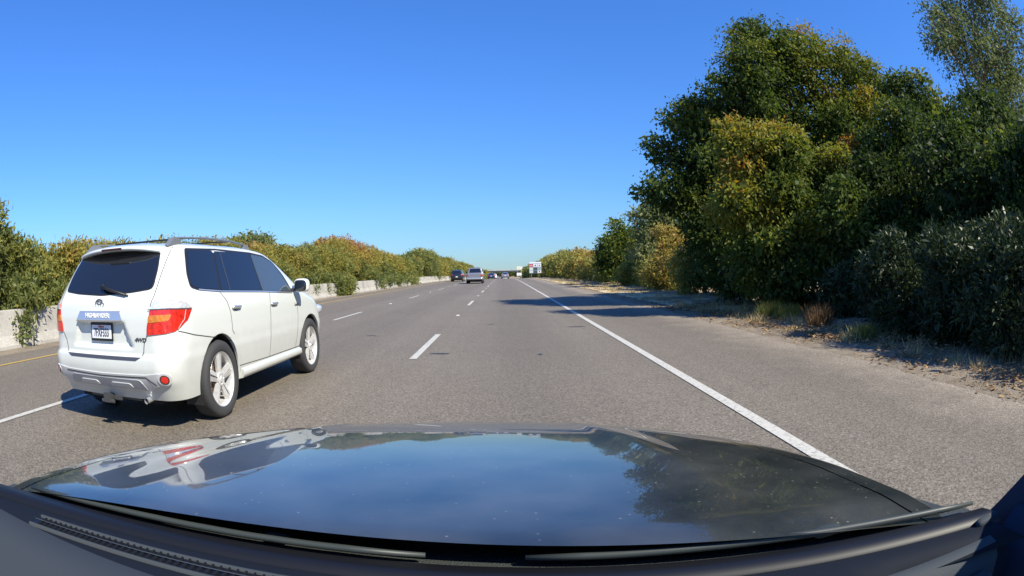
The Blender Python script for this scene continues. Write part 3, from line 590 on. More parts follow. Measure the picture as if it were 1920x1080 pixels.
def rnd(poly, r=.03, k=4):
    """round the corners of a polygon"""
    out = []; n = len(poly)
    for i in range(n):
        p0, p, p1 = (Vector(poly[j % n]) for j in (i - 1, i, i + 1)); a = (p0 - p); b = (p1 - p)
        ra = min(r, a.length * .45); rb = min(r, b.length * .45); A_ = p + a.normalized() * ra; B_ = p + b.normalized() * rb
        for t in np.linspace(0, 1, k): out.append(tuple((1 - t) ** 2 * A_ + 2 * t * (1 - t) * p + t * t * B_))
    return out
def inset(poly, d):
    n = len(poly); out = []; ar = sum(poly[i][0] * poly[(i + 1) % n][1] - poly[(i + 1) % n][0] * poly[i][1] for i in range(n)); sg = 1 if ar > 0 else -1
    for i in range(n):
        p0, p, p1 = (Vector(poly[j % n]) for j in (i - 1, i, i + 1)); a = (p - p0).normalized(); b = (p1 - p).normalized()
        na = Vector((-a.y, a.x)) * sg; nb = Vector((-b.y, b.x)) * sg; m = (na + nb); m = m / max(.35, m.length_squared) * 2 if m.length > 1e-6 else na
        out.append(tuple(p + m * d * .5 * 1.0 if False else p + m * (d / max(1e-6, m.dot(na)))))
    return out
def patch(body, f, poly, off, mat, name, parent, grid=.05, dens=.03, rim=.012):
    pts = []
    for i in range(len(poly)):
        a = Vector(poly[i]); b = Vector(poly[(i + 1) % len(poly)]); n = max(1, int((b - a).length / dens))
        for k in range(n): pts.append(a.lerp(b, k / n))
    nb = len(pts); ed = [(i, (i + 1) % nb) for i in range(nb)]
    x0, x1 = min(p.x for p in pts), max(p.x for p in pts); y0, y1 = min(p.y for p in pts), max(p.y for p in pts)
    pl = [tuple(p) for p in pts]; sm = inset(pl, grid * .4) if max(x1 - x0, y1 - y0) > grid * 3 else pl
    ip = []
    for gx in np.arange(x0 + grid / 2, x1, grid):
        for gy in np.arange(y0 + grid / 2, y1, grid):
            if pin((gx, gy), sm): ip.append(Vector((gx, gy)))
    V2, E2, F2, _, _, _ = delaunay_2d_cdt(pts + ip, ed, [list(range(nb))], 1, 1e-6)
    V = []
    for p in V2:
        nn = body.norm(f, p.x, p.y); V.append(f(p.x, p.y) + nn * off)
    me = bpy.data.meshes.new(name); bm = bmesh.new(); bv = [bm.verts.new(v) for v in V]
    for q in F2:
        try: bm.faces.new([bv[i] for i in q])
        except ValueError: pass
    bm.normal_update()
    cen = Vector((0, body.ymid, .9)); s_ = sum((fc.normal.dot(fc.calc_center_median() - cen) for fc in bm.faces))
    if s_ < 0: bmesh.ops.reverse_faces(bm, faces=bm.faces)
    bm.normal_update()
    for fc in bm.faces: fc.smooth = True
    if rim:
        be = [e for e in bm.edges if e.is_boundary]; vn = {v: v.normal.copy() for e in be for v in e.verts}; mp = {}
        for v in vn: mp[v] = bm.verts.new(v.co - vn[v] * rim)
        for e in be:
            a, b = e.verts; lf = e.link_faces[0]; vs_ = list(lf.verts); i = vs_.index(a)
            if vs_[(i + 1) % len(vs_)] == b: fc = bm.faces.new([b, a, mp[a], mp[b]])
            else: fc = bm.faces.new([a, b, mp[b], mp[a]])
            e.smooth = False
    bm.to_mesh(me); bm.free(); return link(name, me, parent, mat)
def ribbon(body, f, line, wd, off, mat, name, parent):
    pts = []
    for i in range(len(line) - 1):
        a = Vector(line[i]); b = Vector(line[i + 1]); n = max(1, int((b - a).length / .03))
        for k in range(n): pts.append(a.lerp(b, k / n))
    pts.append(Vector(line[-1])); rows = [[], []]
    for i, p in enumerate(pts):
        d = (pts[min(i + 1, len(pts) - 1)] - pts[max(i - 1, 0)]).normalized(); nr = Vector((-d.y, d.x)) * wd / 2
        for k, sg in ((0, -1), (1, 1)):
            q = p + nr * sg; rows[k].append(tuple(f(q.x, q.y) + body.norm(f, q.x, q.y) * off))
    b = MB(); b.quadgrid(rows); return b.build(name, mat, parent, fix=False)

M_PEARL = pm('pearl_white_paint', (.68, .68, .63), .32, 0, .9)
def grime(m, col, z0, z1):
    n = m.node_tree; b = n.nodes['Principled BSDF']; tc = n.nodes.new('ShaderNodeTexCoord'); sx = n.nodes.new('ShaderNodeSeparateXYZ'); t = n.nodes.new('ShaderNodeTexNoise'); t.inputs['Scale'].default_value = 7; t.inputs['Detail'].default_value = 8
    ma = n.nodes.new('ShaderNodeMath'); ma.operation = 'MULTIPLY_ADD'; ma.inputs[1].default_value = .35; mp = n.nodes.new('ShaderNodeMapRange'); mp.inputs['From Min'].default_value = z0 + .17; mp.inputs['From Max'].default_value = z1 + .17; mp.inputs['To Min'].default_value = .35; mp.inputs['To Max'].default_value = .0
    mx = n.nodes.new('ShaderNodeMix'); mx.data_type = 'RGBA'; mx.inputs[6].default_value = (*col, 1); mx.inputs[7].default_value = (.24, .21, .17, 1)
    lk(n, tc.outputs['Object'], sx.inputs[0]); lk(n, tc.outputs['Object'], t.inputs['Vector']); lk(n, t.outputs['Fac'], ma.inputs[0]); lk(n, sx.outputs[2], ma.inputs[2]); lk(n, ma.outputs[0], mp.inputs[0]); lk(n, mp.outputs[0], mx.inputs[0]); lk(n, mx.outputs[2], b.inputs['Base Color'])
grime(M_PEARL, (.62, .64, .60), .30, .85)
M_PRIV = pm('privacy_glass', (.010, .012, .016), .02, 0, 0, .7, 1.62)
M_CLEARG = pm('side_glass', (.05, .065, .075), .02, 0, 0, .8, 1.7)
M_BLK = pm('black_trim', (.015, .015, .016), .45)
M_RUB = pm('tyre_rubber', (.035, .035, .036), .8, bump=.3, bscale=60)
M_ALLOY = pm('alloy', (.66, .65, .63), .35, .45, noise=.12, nscale=30)
M_CHROME = pm('chrome', (.66, .67, .68), .22, .75)
M_SILV = pm('silver_plastic', (.55, .555, .55), .4, .25)
M_RED = pm('red_lens', (.55, .022, .012), .12, 0, .6, noise=.35, nscale=26, bump=.35, bscale=55)
M_AMB = pm('amber_lens', (.50, .16, .015), .15, 0, .5, noise=.3, nscale=40)
M_CLR = pm('clear_lens', (.60, .62, .65), .15, .3, .6, noise=.25, nscale=45)
M_SEAM = pm('panel_gap', (.05, .05, .048), .8)
M_UNDER = pm('underbody', (.012, .012, .013), .9)
M_DISC = pm('brake_disc', (.30, .22, .17), .5, .7)
M_PLATE = pm('plate_white', (.72, .73, .74), .5)
M_INKB = pm('plate_ink', (.012, .016, .05), .5)
M_INKR = pm('plate_red_ink', (.55, .03, .04), .5)
M_GREYB = pm('grey_badge', (.10, .10, .11), .4, .5)

def arch_cut(rows, wheels, R, zc):
    """delete grid faces inside the arch circles and snap the rim to the circle"""
    nr, nc = rows.shape[:2]; V = rows.reshape(-1, 3).copy(); rem = np.zeros(len(V), bool)
    side = np.abs(V[:, 0]) > .5
    for wy in wheels:
        d = np.hypot(V[:, 1] - wy, V[:, 2] - zc); rem |= (d < R) & side
    idx = np.arange(nr * nc).reshape(nr, nc); F = []
    for j in range(nc):
        j2 = (j + 1) % nc
        for i in range(nr - 1):
            q = (idx[i, j], idx[i, j2], idx[i + 1, j2], idx[i + 1, j])
            if not (rem[q[0]] and rem[q[1]] and rem[q[2]] and rem[q[3]]): F.append(q)
    used = np.zeros(len(V), bool); used[np.array(F).ravel()] = True
    for k in np.where(rem & used)[0]:
        wy = min(wheels, key=lambda q: abs(q - V[k, 1])); a = math.atan2(V[k, 2] - zc, V[k, 1] - wy)
        V[k, 1] = wy + R * math.cos(a); V[k, 2] = max(rows[0, 0, 2], zc + R * math.sin(a))
    return V, np.array(F)
def make_shell(body, wheels, R, zc, mat, parent, name='body', step=.0125):
    rows = body.shell(step); V, F = arch_cut(rows, wheels, R, zc)
    me = rawmesh(name, V, F)
    bm = bmesh.new(); bm.from_mesh(me); bm.verts.ensure_lookup_table(); nc = rows.shape[1]; nr = rows.shape[0]
    top = [bm.verts[(nr - 1) * nc + j] for j in range(nc)]
    bm.faces.new(top)
    # wheel-arch return lips
    be = [e for e in bm.edges if e.is_boundary and all(abs(v.co.x) > .5 and v.co.z > rows[0, 0, 2] + .004 for v in e.verts) and
          any(abs(math.hypot(e.verts[0].co.y - wy, e.verts[0].co.z - zc) - R) < .02 for wy in wheels)]
    mp = {}
    for e in be:
        for v in e.verts:
            if v not in mp: mp[v] = bm.verts.new(v.co - Vector((math.copysign(.05, v.co.x), 0, 0)))
    for e in be:
        a, b = e.verts; bm.faces.new([a, b, mp[b], mp[a]]); e.smooth = False
    bmesh.ops.delete(bm, geom=[v for v in bm.verts if not v.link_faces], context='VERTS')
    bmesh.ops.recalc_face_normals(bm, faces=bm.faces)
    for f in bm.faces: f.smooth = True
    bm.to_mesh(me); bm.free()
    return link(name, me, parent, mat)
def make_wheel(parent, x, y, R, wd, rimR, mirror=False, detail=True):
    w_ = MB(); h = wd / 2
    # wheel: alloy rim with five split spokes
    w_.lathe_x([(-h * .8, rimR * .93), (h * .55, rimR * .90), (h * .78, rimR * .95), (h * .88, rimR * 1.01), (h * .80, rimR * 1.035)], 48)
    if detail:
        for k in range(5):
            a = 2 * math.pi * k / 5 + .31
            for sg in (-1, 1):
                cs, sn = math.cos(a), math.sin(a)
                def P(r_, t, xx): return (xx, r_ * cs - t * sn, r_ * sn + t * cs)
                r0, r1 = .045, rimR * .96
                t0a, t0b = .004 * sg, .036 * sg; t1a, t1b = .010 * sg, .062 * sg
                xi0, xo0 = h * .42, h * .72; xi1, xo1 = h * .5, h * .80
                w_.hexa([P(r0, t0a, xi0), P(r0, t0b, xi0), P(r1, t1b, xi1), P(r1, t1a, xi1), P(r0, t0a, xo0), P(r0, t0b, xo0 - .012), P(r1, t1b, xo1 - .012), P(r1, t1a, xo1)])
        w_.lathe_x([(h * .4, .072), (h * .74, .070), (h * .78, .06), (h * .74, .045), (h * .76, .034), (h * .82, .03), (h * .83, .001)], 24)
    else:
        w_.lathe_x([(h * .6, rimR * .9), (h * .7, .001)], 20)
    wh = w_.build('wheel', M_ALLOY, parent, fix=True); autosmooth(wh, 30)
    wh.location = (x, y, R); wh.rotation_euler = (0, 0, math.pi if mirror else 0)
    t = MB(); s = R - rimR
    t.lathe_x([(-h * .85, rimR * .95), (-h, rimR + s * .3), (-h * .98, rimR + s * .75), (-h * .8, R - .006), (-h * .55, R), (0, R + .001), (h * .55, R), (h * .8, R - .006), (h * .97, rimR + s * .75), (h, rimR + s * .5), (h * .985, rimR + s * .42), (h * .99, rimR + s * .32), (h * .90, rimR * 1.03), (h * .8, rimR * 1.0)], 56)
    to = t.build('tyre', M_RUB, wh, True)
    if detail:
        d = MB(); d.lathe_x([(h * .15, .05), (h * .15, .165), (h * .05, .165), (h * .05, .05)], 32); d.build('brake_disc', M_DISC, wh, True)
        d = MB(); d.lathe_x([(-h * .3, rimR * .9), (-h * .3, .01)], 32); d.build('hub', M_UNDER, wh, True)
        for k in range(5):
            a = 2 * math.pi * k / 5; 
            d = MB(); d.tube([(h * .70, .052 * math.cos(a), .052 * math.sin(a)), (h * .80, .052 * math.cos(a), .052 * math.sin(a))], .009, 6); d.build('lug_nut', M_CHROME, wh)
    return wh
def arch_liner(parent, y, R, zc, x0, x1):
    b = MB(); a = np.linspace(-.35, math.pi + .35, 28)
    b.quadgrid([[(x, y + R * math.cos(t), max(.16, zc + R * math.sin(t))) for t in a] for x in (x0, x1)])
    b.face([(x0, y + R * math.cos(t), max(.16, zc + R * math.sin(t))) for t in a])
    return b.build('wheel_well', M_UNDER, parent, fix=False)

# ---- the white SUV
SZ = np.array([.30, .40, .50, .60, .68, .715, .80, .90, 1.0, 1.10, 1.16, 1.20, 1.26, 1.40, 1.55, 1.62, 1.66, 1.69, 1.71])
SP = dict(
    W=[.885, .90, .915, .928, .936, .936, .94, .942, .938, .925, .91, .893, .868, .80, .727, .69, .645, .52, .25],
    YR=[-.84, -.90, -.965, -.985, -.980, -.945, -.945, -.95, -.95, -.94, -.925, -.895, -.85, -.755, -.64, -.575, -.47, -.25, .1],
    YF=[3.50, 3.60, 3.67, 3.69, 3.68, 3.66, 3.62, 3.55, 3.42, 3.10, 2.88, 2.80, 2.70, 2.47, 2.17, 1.95, 1.6, 1.2, .8],
    RX=[.24, .24, .25, .26, .27, .28, .30, .31, .31, .30, .30, .29, .27, .25, .22, .20, .2, .2, .12],
    RY=[.30, .30, .31, .32, .34, .36, .38, .40, .40, .38, .36, .34, .30, .26, .22, .2, .2, .2, .15],
    BW=[.05] * 13 + [.045, .04, .04, .04, .03, .02],
    FX=[.45] * 10 + [.42, .40, .38, .34, .3, .28, .25, .2, .12],
    FY=[.60] * 9 + [.62, .60, .58, .56, .52, .48, .44, .4, .3, .2])
def dent(x, z):
    """licence plate recess in the tailgate and the ledge between tailgate and bumper"""
    ax = abs(x); v = 0
    if .74 < z < 1.02:
        t = (z - .765) / (.995 - .765); hw = .455 - .11 * max(0, min(1, t))
        e = min((hw - ax) / .05, (z - .755) / .03, (1.0 - z) / .03); v += .045 * float(smoothstep(e))
    return v
suv = empty('white_suv', (-3.6336, 4.9239, .006), -.0091)
tag(suv, 'pearl white SUV with chrome tailgate trim driving in the next lane', 'car')
B = Body(SZ, SP, dent=dent)
RA, ZA = .43, .385
make_shell(B, (0, 2.79), RA, ZA, M_PEARL, suv)
fS = B.S; fR = lambda y, z: B.Y(y, z, 1); fL = lambda y, z: B.Y(y, z, -1)
# underbody
u = MB(); u.box(-.60, .60, -.72, 3.2, .24, .36); u.build('underbody', M_UNDER, suv)
for sx in (1, -1):
    for wy in (0, 2.79): arch_liner(suv, wy, RA - .006, ZA, sx * .58, sx * .90)
    for wy in (0, 2.79): make_wheel(suv, sx * .815, wy, .376, .245, .262, sx < 0)
# rear window and tailgate
rw = [(-.665, 1.262), (-.41, 1.236), (0, 1.216), (.41, 1.236), (.665, 1.262), (.645, 1.44), (.585, 1.612), (.3, 1.628), (0, 1.634), (-.3, 1.628), (-.585, 1.612), (-.645, 1.44)]
rwp = rnd(rw, .05, 4)
patch(B, fS, rwp, .004, M_BLK, 'rear_window_frame', suv)
rwo = patch(B, fS, inset(rwp, .012), .006, M_PRIV, 'rear_window', suv)
for line in ([(.69, 1.63), (.70, 1.28), (.70, 1.20), (.685, 1.12)], [(.655, .88), (.61, .81), (.565, .70)]):
    ribbon(B, fS, line, .009, .002, M_SEAM, 'tailgate_gap', suv); ribbon(B, fS, [(-a, b) for a, b in line], .009, .002, M_SEAM, 'tailgate_gap', suv)
# tail lights
tl = [(.685, 1.095), (.71, 1.160), (.83, 1.165), (.99, 1.155), (1.10, 1.132), (1.185, 1.085), (1.11, 1.0), (1.02, .94), (.95, .908), (.85, .893), (.655, .882)]
tlu = [(.688, 1.098), (.71, 1.157), (.83, 1.161), (.99, 1.151), (1.10, 1.128), (1.175, 1.089), (1.05, 1.092), (.86, 1.10)]
tla = [(.672, 1.045), (.90, 1.050), (.872, 1.0), (.667, .985)]
tlt = [(.90, 1.052), (.935, 1.048), (.915, .99), (.875, 1.0)]
for sg in (1, -1):
    mir = (lambda p: [(sg * a, b) for a, b in p])
    t = patch(B, fS, rnd(mir(tl), .015, 3), .010, M_RED, 'tail_light', suv, .03, .02, .02)
    patch(B, fS, mir(tlu), .0135, M_CLR, 'clear_lens', t, .03, .02, .008)
    patch(B, fS, rnd(mir(tla), .012, 3), .0135, M_AMB, 'amber_lens', t, .03, .02, .008)
    ribbon(B, fS, mir([(1.075, 1.085), (1.05, 1.0), (.985, .925)]), .008, .0135, M_CLR, 'lens_rib', t)
    ribbon(B, fS, mir([(.665, 1.093), (.86, 1.094), (1.17, 1.08)]), .007, .014, M_SEAM, 'lens_rib', t)
# chrome strip, lettering, emblem, plate
M_ZAX = Matrix(((1, 0, 0, 0), (0, 0, -1, 0), (0, 1, 0, 0), (0, 0, 0, 1)))
def rear_text(txt, x, z, size, mat, name, parent, off=.0, sx=1.0, bold=0, y=None, shear=0):
    me = text_mesh(txt, size, .002, bold); v = np.empty(len(me.vertices) * 3, np.float32); me.vertices.foreach_get('co', v); v = v.reshape(-1, 3)
    o = np.empty_like(v)
    for i, (a, b, c) in enumerate(v):
        xx = x + (a + shear * b) * sx; zz = z + b; yy = (B.S(xx, zz).y if y is None else y)
        o[i] = (xx, yy - off - c, zz)
    me.vertices.foreach_set('co', o.ravel()); me.update(); return link(name, me, parent, mat)
g = MB(); zt, zb = 1.082, .995
rowsg = []
for t in np.linspace(0, 1, 6):
    z = zt + (zb - zt) * t; hw = .305 + .05 * t; bulge = .012 + .022 * t
    rowsg.append([(x, B.S(x, 1.04).y - bulge * (1 - .0 * abs(x)), z) for x in np.linspace(-hw, hw, 17)])
rowsg.append([(x, B.S(x, 1.04).y + .02, zb - .012) for x in np.linspace(-.35, .35, 17)])
rowsg.insert(0, [(x, B.S(x, 1.09).y + .01, zt + .008) for x in np.linspace(-.30, .30, 17)])
g.quadgrid(rowsg)
gar = g.build('tailgate_garnish', M_CHROME, suv, True)
rear_text('HIGHLANDER', -.01, 1.045, .062, M_PLATE, 'lettering', gar, .0, .95, .0012, y=-.945 - .032)
em = MB()
def ring(mb, cx, cz, rx, rz, th, y, n=32):
    mb.quadgrid([[(cx + (rx + th * math.cos(p)) * math.cos(t), y - th * .8 * math.sin(p), cz + (rz + th * math.cos(p)) * math.sin(t)) for t in np.linspace(0, 2 * math.pi, n, endpoint=False)] for p in np.linspace(0, math.pi, 5)], True)
ye = B.S(0, 1.145).y - .002
ring(em, 0, 1.145, .062, .043, .006, ye); ring(em, 0, 1.145, .020, .041, .005, ye); ring(em, 0, 1.163, .040, .018, .005, ye)
em.build('emblem', pm('emblem_chrome', (.20, .205, .22), .25, .7), suv, True, fix=False)
rear_text('4WD', .555, .838, .046, M_GREYB, 'badge', suv, .002, 1.35, .002, shear=.25)
pl = MB(); yp = B.S(0, .90).y - .018
pl.box(-.165, .165, yp, yp + .012, .815, .995); fr = pl.build('plate_frame', M_BLK, suv, bevel=.003)
pb = MB(); pb.box(-.148, .148, yp - .003, yp + .001, .838, .958); pb.build('licence_plate', M_PLATE, fr)
rear_text('7FXF333', 0, .888, .105, M_INKB, 'plate_lettering', fr, 0, .60, .001, y=yp - .0045)
rear_text('California', 0, .944, .026, M_INKR, 'plate_lettering', fr, 0, .9, .0005, y=yp - .0045)
# bumper: black scuff strip, silver diffuser, fog reflectors, tow receiver
stp = [(-.56, .690), (.56, .690), (.49, .662), (-.49, .662)]
patch(B, fS, stp, .004, M_GREYB, 'scuff_strip', suv, .05, .03, .01)
sv = [(-.76, .565), (-.60, .545), (0, .535), (.60, .545), (.76, .565), (.86, .54), (.86, .48), (.72, .455), (.60, .395), (0, .385), (-.60, .395), (-.72, .455), (-.86, .48), (-.86, .54)]
sk = patch(B, fS, rnd(sv, .03, 3), .012, M_SILV, 'skid_plate', suv, .05, .03, .02)
patch(B, fS, rnd([(-.52, .50), (.52, .50), (.57, .41), (-.57, .41)], .03, 3), .018, pm('skid_panel', (.42, .43, .44), .45, .3), 'skid_panel', sk, .05, .03, .01)
for a in (-.24, .24): patch(B, fS, rnd([(a - .13, .465), (a + .13, .465), (a + .16, .425), (a - .16, .425)], .02, 3), .022, M_SILV, 'skid_panel', sk, .05, .03, .01)
ribbon(B, fS, [(-.60, .525), (0, .512), (.60, .525), (.70, .46)], .012, .0145, M_SEAM, 'skid_gap', sk)
for sg in (1, -1):
    ell = lambda rx, rz, n=20: [(sg * .80 + rx * math.cos(t), .515 + rz * math.sin(t)) for t in np.linspace(0, 2 * math.pi, n, endpoint=False)]
    f1 = patch(B, fS, ell(.072, .052), .016, M_SILV, 'fog_surround', suv, .03, .02, .02)
    patch(B, fS, ell(.046, .038), .019, M_BLK, 'fog_bezel', f1, .03, .02, .008); patch(B, fS, ell(.034, .030), .021, M_RED, 'reflector', f1, .03, .02, .006)
sk2 = MB(); sk2.quadgrid([[(x, B.S(x, .37).y + dy, z) for x in np.linspace(-.50, .50, 13)] for z, dy in ((.385, .005), (.33, .03), (.31, .12))]); sk2.build('bumper_valance', M_BLK, suv, True, fix=False)
hb = MB(); hb.box(-.38, .38, -.80, -.74, .27, .33); hb.box(-.035, .035, -.93, -.74, .265, .325); hb.box(-.05, .05, -.95, -.92, .25, .34); hb.box(.06, .17, -.90, -.87, .275, .315); hb.tube([(-.09, -.93, .265), (.09, -.93, .265)], .02, 8)
hb.build('tow_receiver', pm('tow_steel', (.10, .10, .10), .5, .6), suv, bevel=.004)
ex = MB(); ex.tube([(.52, -.7, .31), (.52, -.90, .30)], .028, 10, cap=False); ex.build('exhaust_pipe', M_CHROME, suv, True)
# spoiler with brake light, rear wiper, antenna fin
sp = MB(); rows = []
for x in np.linspace(-.60, .60, 21):
    k = (abs(x) / .60) ** 2.5
    yb = -.715 + .10 * k; zt_ = 1.665 - .045 * k
    rows.append([(x, -.35, zt_ + .035 - .01 * k), (x, -.52, zt_ + .022), (x, yb + .03, zt_ - .004), (x, yb, zt_ - .018), (x, yb + .012, zt_ - .040), (x, yb + .08, zt_ - .048), (x, -.50, zt_ - .045), (x, -.35, zt_ - .03)])
sp.quadgrid(rows, False); sp.face(rows[0]); sp.face(rows[-1][::-1])
spo = sp.build('roof_spoiler', M_PEARL, suv, True)
bl = MB(); bl.box(-.15, .15, -.722, -.69, 1.628, 1.648); bl.build('brake_light', pm('dark_red_lens', (.06, .012, .012), .2), spo, bevel=.004)
wp = MB(); 
def rp(x, z, o): p = B.S(x, z); return Vector((x, p.y - o, z))
wp.tube([rp(0, 1.30, .02), rp(0, 1.30, .055)], .022, 12); wp.tube([rp(0, 1.30, .05), rp(.10, 1.275, .05), rp(.36, 1.222, .03)], [.017, .015, .010], 8)
wp.tube([rp(.06, 1.285, .022), rp(.385, 1.216, .018)], .008, 6)
wp.build('rear_wiper', M_BLK, suv, True)
# roof rails
M_RAIL = pm('rail_grey', (.26, .275, .29), .4, .5)
for sg in (1, -1):
    r_ = MB(); pts = [(.60, -.50, 1.655), (.60, -.38, 1.735), (.60, -.25, 1.745), (.605, .3, 1.765), (.60, .9, 1.76), (.59, 1.25, 1.74), (.575, 1.42, 1.70), (.57, 1.50, 1.66)]
    rows = []
    for i, (x, y, z) in enumerate(pts):
        hw = .017 if 1 < i < 6 else .02; hh = .010; z -= .018
        rows.append([(sg * (x - hw), y, z - hh), (sg * (x + hw), y, z - hh), (sg * (x + hw * .8), y, z + hh), (sg * (x - hw * .8), y, z + hh)])
    r_.quadgrid(rows, True); r_.hexa([(sg * (.60 + a), y, z) for z, yy in ((1.64, (-.50, -.22)), (1.718, (-.40, -.26))) for a, y in ((-.032, yy[0]), (.032, yy[0]), (.032, yy[1]), (-.032, yy[1]))]); r_.hexa([(sg * (.58 + a), y, z) for z, yy in ((1.62, (1.28, 1.52)), (1.72, (1.30, 1.40))) for a, y in ((-.025, yy[0]), (.025, yy[0]), (.025, yy[1]), (-.025, yy[1]))])
    r_.build('roof_rail', M_RAIL, suv, bevel=.006)
pass
for y in (.05, .95):
    cb = MB(); cb.box(-.58, .58, y - .02, y + .02, 1.735, 1.752); cb.build('roof_crossbar', M_BLK, suv, bevel=.005)

# side glass with trim
fw = [(1.27, 1.598), (1.605, 1.575), (1.83, 1.505), (1.985, 1.36), (2.06, 1.215), (2.10, 1.14), (1.19, 1.182)]
for sg, f in ((1, fR), (-1, fL)):
    qw = rnd([(-.245, 1.602), (.30, 1.612), (.125, 1.228), (-.295, 1.252), (-.415, 1.278), (-.39, 1.37)], .035, 4)
    w2 = rnd([(.335, 1.61), (1.235, 1.604), (1.145, 1.188), (.165, 1.220)], .02, 3); fwp = rnd(fw, .025, 3)
    trim = [(-.28, 1.625), (.4, 1.638), (1.27, 1.622), (1.63, 1.595), (1.87, 1.52), (2.03, 1.37), (2.11, 1.21), (2.15, 1.118), (1.15, 1.165), (.15, 1.200), (-.30, 1.232), (-.445, 1.262), (-.42, 1.38)]
    fr = patch(B, f, rnd(trim, .04, 4), .003, M_BLK, 'window_trim', suv, .06, .03, .008)
    patch(B, f, qw, .006, M_PRIV, 'side_window', fr, .05, .03, .004); patch(B, f, w2, .006, M_PRIV, 'side_window', fr, .05, .03, .004); patch(B, f, fwp, .006, M_CLEARG, 'side_window', fr, .05, .03, .004)
    ribbon(B, f, [(.46, 1.60), (.356, 1.215)], .014, .0075, M_GREYB, 'window_divider', fr)
    belt = ribbon(B, f, [(-.30, 1.240), (.15, 1.209), (1.15, 1.174), (2.12, 1.128)], .012, .007, M_CHROME, 'belt_moulding', fr)
    # door gaps and creases
    for line in ([(.125, 1.198), (.217, 1.11), (.265, 1.0), (.285, .82), (.33, .78)], [(1.375, 1.155), (1.33, 1.0), (1.323, .815), (1.312, .55), (1.30, .43)], [(2.18, 1.11), (2.25, 1.0), (2.27, .8), (2.24, .55), (2.20, .43)], [(.46, .44), (1.2, .425), (2.38, .42)], [(-.75, .905), (-.53, .855), (-.147, .795), (-.09, .80)]):
        ribbon(B, f, line, .009, .0015, M_SEAM, 'door_gap', suv)
    b = MB()
    for y0 in (.405, 1.45):
        p = B.Y(y0, 1.045, sg); 
        h = MB(); h.superell((p.x + sg * .012, p.y, p.z - (y0 > 1) * .02), (.022, .105, .017), .6); h.build('door_handle', M_CHROME, suv, True)
        h = MB(); h.superell((p.x - sg * .006, p.y, p.z - .012 - (y0 > 1) * .02), (.012, .07, .032), .8); h.build('handle_recess', M_GREYB, suv, True)
    # sill
    s_ = MB(); rows = []
    for y in np.linspace(.48, 2.34, 20):
        rows.append([(sg * .88, y, .30), (sg * .925, y, .31), (sg * .945, y, .345), (sg * .940, y, .39), (sg * .905, y, .41)])
    s_.quadgrid(rows); s_.face(rows[0]); s_.face(rows[-1][::-1]); s_.build('sill', M_PEARL, suv, True)
    # mirror
    m_ = MB(); m_.superell((sg * 1.03, 2.22, 1.215), (.105, .075, .088), .62, 24, 14); mo = m_.build('mirror', M_PEARL, suv, True)
    m_ = MB(); m_.superell((sg * 1.03, 2.155, 1.212), (.088, .018, .072), .6, 24, 10); m_.build('mirror_glass', M_PRIV, mo, True)
    m_ = MB(); m_.hexa([(sg * .88, 2.12, 1.13), (sg * .97, 2.18, 1.15), (sg * .97, 2.24, 1.15), (sg * .88, 2.26, 1.13), (sg * .88, 2.12, 1.18), (sg * .97, 2.18, 1.185), (sg * .97, 2.24, 1.185), (sg * .88, 2.26, 1.18)]); m_.build('mirror_arm', M_BLK, mo)
def side_text(txt, y, z, size):
    me = text_mesh(txt, size, .0015, .0005); v = np.empty(len(me.vertices) * 3, np.float32); me.vertices.foreach_get('co', v); v = v.reshape(-1, 3); o = np.empty_like(v)
    for i, (a, b_, c) in enumerate(v): p = B.Y(y + a, z + b_, 1); o[i] = (p.x + .002 + c, y + a, z + b_)
    me.vertices.foreach_set('co', o.ravel()); me.update(); link('badge', me, suv, M_GREYB)
side_text('Limited', 2.23, .97, .05)
for sg in (1, -1):
    fl = MB(); fl.box(*sorted((sg * .70, sg * .90)), -.425, -.415, .20, .36); fl.build('mud_flap', M_BLK, suv)
ws = [(-.62, 1.20), (-.60, 1.57), (0, 1.60), (.60, 1.57), (.62, 1.20), (0, 1.16)]
def fF(x, z):
    X, Y, d = B.outline(min(max(z, .3), 1.70)); k = B.n[0] + B.n[1] + B.n[2]
    return Vector((x, float(np.interp(-abs(x), -X[k:], Y[k:])), z))
def normF(u, z):
    e = .012; n = (fF(u + e, z) - fF(u - e, z)).cross(fF(u, z + e) - fF(u, z - e)).normalized(); return n if n.y > 0 else -n
class FB: ymid = -9; norm = staticmethod(lambda f, u, z: normF(u, z))
patch(FB, fF, rnd([(-.66, 1.19), (-.55, 1.58), (.55, 1.58), (.66, 1.19)], .05, 3), .005, M_PRIV, 'windscreen', suv, .08, .04, .006)
for sg in (1, -1):
    h = MB(); h.superell((sg * .72, 3.42, .84), (.16, .20, .075), .7); h.build('headlight', M_CLR, suv, True)
gr = MB(); gr.superell((0, 3.62, .80), (.42, .06, .09), .5); gr.build('grille', M_BLK, suv, True)

